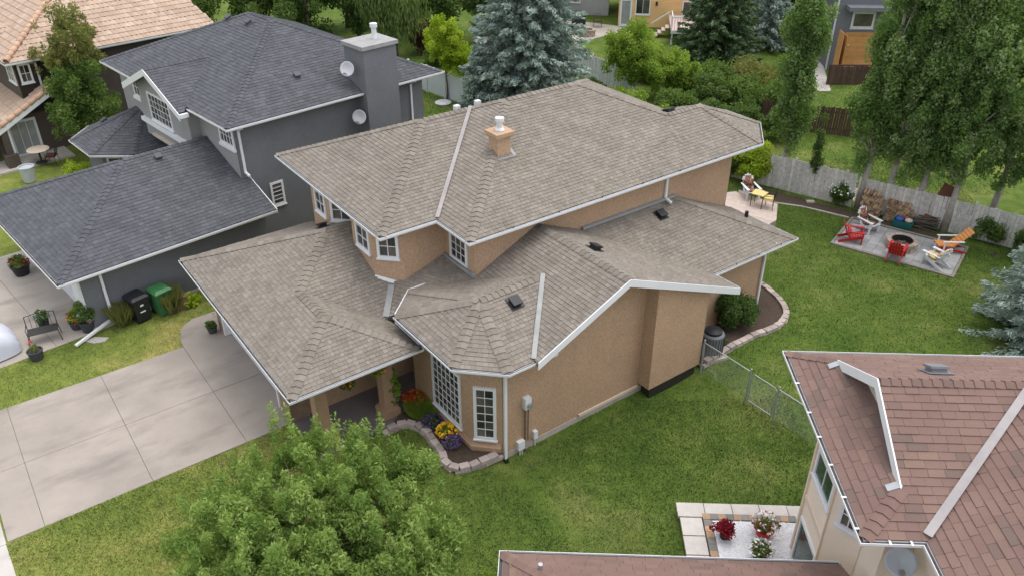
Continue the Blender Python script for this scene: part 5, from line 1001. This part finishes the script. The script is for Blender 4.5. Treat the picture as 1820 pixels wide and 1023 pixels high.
# vehicle under a cover, nose towards the grey garage
cv = empty('covered_car', (-17.55, 23.75, .02), R(43.8), 'vehicle under a pale silver cover at the left edge', 'car'); bm = bmesh.new()
prof = [(-4.3, .25, .55), (-4.2, .75, .75), (-3.4, .95, .85), (-2.9, 1.35, .8), (-1.9, 1.45, .78), (-1.2, 1.15, .84), (-.5, .9, .85), (-.12, .7, .75), (.05, .3, .6)]
rings = []
for x, h, w in prof:
    ring = []
    for k in range(13):
        a = math.pi*k/12; ring.append(bm.verts.new((x+.03*math.sin(k*2.1+x), -w*math.copysign(abs(math.cos(a))**.55, math.cos(a)), .06+h*abs(math.sin(a))**.5+.02*math.sin(x*6+k))))
    rings.append(ring)
for a, b in zip(rings, rings[1:]):
    for k in range(12): bm.faces.new((a[k], b[k], b[k+1], a[k+1]))
bm.faces.new(rings[-1]); bm.faces.new(rings[0][::-1]); bmesh.ops.recalc_face_normals(bm, faces=bm.faces); me = bpy.data.meshes.new('cover'); bm.to_mesh(me); bm.free(); me.materials.append(mat('silver_cover', (.55, .57, .64), .5, .06, 3, bump=.3, bscale=9)); me.polygons.foreach_set('use_smooth', [True]*len(me.polygons)); link('cover', me, cv).modifiers.new('s', 'SUBSURF').render_levels = 1
for x in (-.75, -3.4):
    for y in (-.6, .6): MB().cyl((x, y-.1, .31), (x, y+.1, .31), .28, n=18).build('wheel', BLACK, cv)
# paving and pebbles beside the cream house
FLAG = mat('flagstone', (.54, .50, .46), .9, .1, 3, .15, .3, 30, rnd=.06)
fpv = empty('paved_path', (6.68317, 16.09729, 0), R(-2.3)); fpv['kind'] = 'structure'
fm_ = MB().box(.01, .745, -.51, -.01, -.06, .03).mesh('flagstone', FLAG); fv_ = MB().box(.02, .60, -.62, -.01, -.06, .03).mesh('flagstone', FLAG)
for i in range(5): link('flagstone', fm_, fpv, loc=(-2.16+i*.755, .03, random.uniform(-.005, .005)))
for j in range(5): link('flagstone', fv_, fpv, loc=(-2.13, -.51-j*.64, random.uniform(-.005, .005)))
BRK = mat('mixed_paver_brick', (.34, .27, .22), .9, .1, 5, .15, .3, 30)
kb = N('paver_brick'); kb.l(kb.ramp(kb.n('ObjectInfo').outputs['Random'], [(0, (.20, .19, .18)), (.45, (.24, .22, .20)), (.5, (.42, .26, .15)), (1, (.50, .33, .20))]), kb.b.inputs['Base Color']); kb.b.inputs['Roughness'].default_value = .9
bkm = MB().box(.004, .206, -.206, -.004, -.05, .045).mesh('paver_brick', kb.m)
bk2 = [MB().box(.004, .206, -.206, -.004, -.05, .045).mesh('paver_brick', mat(*a_, .9, .1, 5, .15, .3, 30, rnd=.15)) for a_ in (('grey_paver_brick', (.21, .20, .185)), ('orange_paver_brick', (.40, .27, .175)))]
for i in range(12): link('paver_brick', bk2[(i+1) % 2], fpv, loc=(-1.5+i*.21, -.37+.01, 0))
for j in range(1, 12): link('paver_brick', bk2[(j//2) % 2], fpv, loc=(-1.5, -.37-j*.21, 0))
n = 9000; pp = np.stack([rng.uniform(-1.27, 1.05, n), rng.uniform(-3.4, -.60, n), rng.uniform(-.015, .012, n)], 1); s_ = rng.uniform(.010, .022, n); oc_ = np.array([(1, 0, 0), (0, 1, 0), (-1, 0, 0), (0, -1, 0), (0, 0, .8)]); Vp = (pp[:, None]+oc_[None]*s_[:, None, None]).reshape(-1, 3); b5 = np.arange(n)[:, None]*5; Fp = np.vstack([b5+np.array([[0, 1, 4]]), b5+np.array([[1, 2, 4]]), b5+np.array([[2, 3, 4]]), b5+np.array([[3, 0, 4]])])
pb = link('pebbles', big_mesh('pebbles', Vp, Fp, tone_mat('white_pebbles', [(0, (.66, .66, .68)), (.5, (.84, .84, .86)), (1, (.9, .9, .91))], .8), np.tile(rng.uniform(0, 1, n), 4))); pb.location = (6.68317, 16.09729, .03); pb.rotation_euler = (0, 0, R(-2.3)); props(pb, 'white pebbles filling the bed beside the cream house', 'pebbles', kind='stuff')
pl = MB().box(-1.27, 1.1, -3.4, -.59, -.05, .018).build('pebble_bed', mat('pebble_base', (.72, .72, .73), .9, .15, 30), kind='structure'); pl.location = (6.68317, 16.09729, 0); pl.rotation_euler = (0, 0, R(-2.3))
shrub('fern', 'feathery green plant in front of the lower brown roof', (-.55, 13.2, 0), .5, .7, 900, .16, L_YG, 'plant', aspect=.2, stems=False); shrub('yellow_flowers', 'small yellow flowers along the lower roof edge', (.95, 12.75, 0), .35, .42, 250, .1, L_YG, 'flowers', flowers=[(F_YEL, 16, .07)], stems=False)

# ------------------------------------------------------------------ far houses and lots
oh = empty('orange_house', (8.6, 68.0, 0), R(-7), 'orange stucco house with white door at the top of the picture', 'house'); MB().box(0, 13, 0, 8, -.2, 5.4).build('wall', ORANGE, oh); MB().prism([(-.5, -.5), (13.5, -.5), (13.5, 8.5), (-.5, 8.5)], 5.4, 5.55).add([(-.5, -.5, 5.55), (13.5, -.5, 5.55), (13.5, 8.5, 5.55), (-.5, 8.5, 5.55), (4, 4, 7.4), (9, 4, 7.4)], [(0, 1, 5, 4), (1, 2, 5), (2, 3, 4, 5), (3, 0, 4)]).build('roof', SH_D, oh)
window(oh, (.1, 0), (1.05, 0), .05, 2.15, 1, 1, fw=.14, name='door', glass=GLASSW); window(oh, (1.3, 0), (2.5, 0), .95, 2.2, 2, 1); window(oh, (5.0, 0), (6.3, 0), .9, 2.1, 2, 1); window(oh, (9.6, 0), (10.8, 0), 1.0, 2.3, 2, 1); MB().box(2.9, 3.05, -.12, 0, 1.7, 2.0).build('wall_lamp', DARKIRON, oh); MB().bar((8.6, -.05, 0), (8.6, -.05, 5), .1, .08).build('downspout', WHITE2, oh)
dk = empty('raised_deck', (11.9, 62.3, 0), R(-7), 'raised white-railed deck with stairs on the orange house', 'deck'); MB().box(0, 4.2, 0, 4.9, .95, 1.1).build('platform', mat('deck_pale', (.55, .42, .38), .8, .1, 4), dk); MB().box(-.03, 4.23, -.03, .0, .86, 1.1).build('fascia', WHITE2, dk)
rl = MB().box(-.02, .02, -.02, .02, 0, .95).mesh('baluster', WHITE)
for i in range(22): link('baluster', rl, dk, loc=(i*.195+.03, .05, 1.1))
for i in range(8): link('baluster', rl, dk, loc=(.05, .25+i*.2, 1.1))
MB().box(0, 4.2, .02, .08, 2.03, 2.1).build('handrail', WHITE, dk); MB().box(.02, .08, 0, 1.9, 2.031, 2.101).build('handrail', WHITE, dk)
for x, y in ((.1, .1), (4.0, .1), (2, .1)): MB().box(x-.06, x+.06, y, y+.12, -.1, .95).build('post', WHITE2, dk)
for k in range(5): MB().box(-.32-k*.28, -.02-k*.28, 1.9, 2.9, .74-k*.2, .8-k*.2).build('stair_tread', mat('deck_pale', (.55, .42, .38)), dk)
MB().bar((-.1, 1.88, 2.0), (-1.45, 1.88, 1.1), .06, .07).build('handrail', WHITE, dk)
gsd = empty('grey_shed', (3.6, 72.0, 0), R(-7), 'pale grey clad house end left of the orange house', 'house'); MB().box(0, 4.6, 0, 5, -.1, 4.2).build('wall', mat('pale_siding', (.42, .42, .43), .8, .06, 3), gsd); MB().box(-.3, 4.9, -.3, 5.3, 4.2, 4.4).build('roof', SH_D, gsd); window(gsd, (1.2, 0), (2.2, 0), 1, 2.1, 2, 1)
plate(None, [(4.6, 62.5), (9.5, 66.9), (8.4, 68), (3.5, 70.5), (3.0, 66)], -.1, .03, DRIVE2, 'path', kind='structure')
grl = empty('barbecue', (5.4, 68.0, .03), 0, 'black covered barbecue on the far patio', 'barbecue'); MB().box(-.55, .55, -.35, .35, .0, .85).build('cart', BLACK, grl); ball((0, 0, .95), (.5, .36, .28), BLACK, 'lid', grl)
chr_ = iron_chair('patio_chair', 'dark rusty chair on the far patio beside the barbecue', (6.9, 67.6), R(-90), mat('rust_fabric', (.09, .04, .03), .9), .03, w=.6); fr = empty('brick_ring', (5.9, 65.0, 0), 0, 'brick ring planter at the edge of the far patio', 'planter')
for c in range(3):
    for i in range(10): a = (i+.5*c)*math.pi/5; link('stone', fb, fr, m=Matrix.Translation((.5*math.cos(a), .5*math.sin(a), c*.174)) @ Matrix.Rotation(a+math.pi/2, 4, 'Z'))
mh = empty('modern_house', (21.7, 56.0, 0), R(-3), 'dark grey modern house with cedar wall at upper right', 'house'); MGREY = mat('charcoal_siding', (.15, .155, .17), .8, .06, 2); MB().box(0, 9, 0, 12, -.2, 6).build('wall', MGREY, mh); CED = mat('cedar_board', (.52, .26, .085), .7, .12, 3, .12, .2, 20, rnd=.12)
bd = MB().box(0, 4.2, -.03, 0, .005, .150).mesh('cedar_board', CED)
for j in range(15): link('cedar_board', bd, mh, loc=(.72, -.01, .28+j*.155))
window(mh, (.95, 0), (2.45, 0), 2.86, 3.95, 1, 1, fw=.14, frame=mat('pale_frame', (.6, .58, .56), .6)); MB().box(.4, 9, -.9, 0, 4.15, 4.4).build('roof_overhang', MGREY, mh); MB().bar((-.06, .1, 0), (-.06, .1, 5), .1, .08).build('downspout', WHITE2, mh)
for k in range(2): MB().box(.14+.26*k, .18+.26*k, -1.5, -.5-.0*k, .45, 2.9-.2*k).build('cedar_screen', CED, mh)
MB().box(.6, 4.9, -.3, -.04, .1, .28).build('ledge', mat('ledge_stone', (.40, .37, .33), .9), mh); ball((1.05, -.08, 1.75), (.06, .06, .06), WHITE, 'lamp', mh)
plate(None, [(19.2, 51.5), (20.5, 51.5), (22.0, 58), (21.6, 63), (20.8, 63), (20.2, 57)], -.1, .03, WALK, 'path', kind='structure')
plate(None, [(14.0, 36.9), (21.5, 31.5), (22.4, 32.8), (14.9, 38.2)], -.05, .03, mat('pink_gravel', (.42, .33, .27), .95, .12, 3, .2, .3, 25), 'path', kind='structure')
plate(None, [(12.0, 37.0), (13.3, 35.95), (20.8, 30.5), (20.2, 29.9), (19.7, 30.9), (15.8, 33.5), (13.4, 34.9), (12.4, 35.1)], -.05, .015, MULCH, 'soil', kind='structure')
MB().sweep([(12.3, 35.2, 0), (13.6, 34.75, 0), (15.4, 33.6, 0)], [(0, .05), (0, -.05), (.1, -.05), (.1, .05)]).build('lawn_edging', CONC, kind='structure')
slt = MB().box(-.18, .18, -.1, .1, 0, .08).build('paving_stone', WALK, label='small pale stone in front of the back fence', cat='stone'); slt.location = (14.1, 35.15, .02)

# ------------------------------------------------------------------ grass blades
def inside(p, poly):
    x, y = p[:, 0], p[:, 1]; r = np.zeros(len(p), bool); n = len(poly); j = n-1
    for i in range(n):
        xi, yi = poly[i][:2]; xj, yj = poly[j][:2]; c = ((yi > y) != (yj > y)) & (x < (xj-xi)*(y-yi)/(yj-yi+1e-12)+xi); r ^= c; j = i
    return r
gw = lambda a, b: (-15.20805+.7218*a-.6921*b, 23.49861+.6921*a+.7218*b); bw_ = lambda p, q: (6.68317+.99919*p+.04013*q, 16.09729-.04013*p+.99919*q)
EX = [[tuple(mw(*p)) for p in ((0, .05), (8.2, .05), (8.2, .9), (12.5, .9), (12.5, 3.5), (15, 5), (15, 12.2), (-.2, 12.2), (-.2, 11.4), (-4.42, 11.4), (-4.42, 5), (-4.42, 3.1), (-.65, 3.1), (-.65, .6))], [tuple(mw(*p)) for p in ((-14.3, 4.98), (-4.4, 4.98), (-4.4, 12.6), (-5.1, 12.64), (-5.6, 12.25), (-5.85, 11.6), (-5.9, 11.08), (-14.3, 11.08))], [tuple(mw(*p)) for p in ((-14.3, 13), (-12.45, 13), (-12.43, 5), (-12.2, 1.6), (-12.2, -3), (-14.3, -3))],
      [gw(.7, .7), gw(17.2, .7), gw(17.2, 13.2), gw(.7, 13)], [(-19.5, 20.6), (-17.4, 22.29), (-14.62, 24.95), (-14.9, 25.9), (-19.9, 31.3), (-27, 25)], [bw_(.5, -1.5), bw_(1.2, -.7), bw_(9, -.7), bw_(9, -13), bw_(.5, -13)], [bw_(-2.17, .03), bw_(1.3, .03), bw_(1.3, -5), bw_(-2.17, -5)],
      [(13.8, 31.2), (17.72, 28.35), (19.75, 31.0), (15.8, 33.7)], dpw, path_side+[tuple(mw(8, .2)), tuple(mw(12.4, .9))], path_front+[tuple(mw(0, 0)), tuple(mw(-.65, 3.3)), tuple(mw(-1.6, 3.3))], [(12.0, 37.0), (13.3, 35.95), (20.8, 30.5), (19.7, 30.9), (15.8, 33.5), (13.4, 34.9)]]
GP = []
for (x0, x1, y0, y1, n) in ((-13, 9, 9, 21, 150000), (0, 22, 18, 40, 150000), (-19, -4, 14, 30, 60000), (9, 24, 36, 54, 40000), (-10, 1, 44, 52, 14000)):
    p = np.stack([rng.uniform(x0, x1, n), rng.uniform(y0, y1, n)], 1); keep = np.ones(n, bool)
    for q in EX: keep &= ~inside(p, q)
    GP.append(p[keep])
p = np.vstack(GP); n = len(p); z = gz(p[:, 0], p[:, 1]); a = rng.uniform(0, 6.283, n); h = rng.uniform(.03, .075, n); w = rng.uniform(.010, .022, n); lx, ly = rng.normal(0, .035, n), rng.normal(0, .035, n)
Vg = np.stack([np.stack([p[:, 0]-np.cos(a)*w, p[:, 1]-np.sin(a)*w, z-.01], 1), np.stack([p[:, 0]+np.cos(a)*w, p[:, 1]+np.sin(a)*w, z-.01], 1), np.stack([p[:, 0]+lx, p[:, 1]+ly, z+h], 1)], 1).reshape(-1, 3)
kg = N('grass_blades'); vg = kg.geo(); cg_ = kg.ramp(kg.noise(.35, 4, .6, vg), [(.25, (.067, .12, .027)), (.5, (.106, .16, .039)), (.68, (.178, .208, .07))]); cg_ = dry(kg, cg_, vg); cg_ = kg.mix(1., cg_, kg.ramp(kg.noise(2.2, 5, .7, vg), [(.3, (.75, .79, .76)), (.7, (1.2, 1.14, 1.06))]), 'MULTIPLY'); cg_ = kg.mix(1., cg_, kg.ramp(kg.n('Attribute', attribute_name='tone').outputs['Fac'], [(0, (.75, .78, .75)), (1, (1.3, 1.28, 1.25))]), 'MULTIPLY'); kg.l(cg_, kg.b.inputs['Base Color']); kg.b.inputs['Roughness'].default_value = .8; kg.b.inputs['Specular IOR Level'].default_value = .15
props(link('grass', big_mesh('grass', Vg, np.arange(3*n).reshape(-1, 3), kg.m, rng.uniform(0, 1, n))), 'mown green grass covering the lawns', 'grass', kind='stuff')
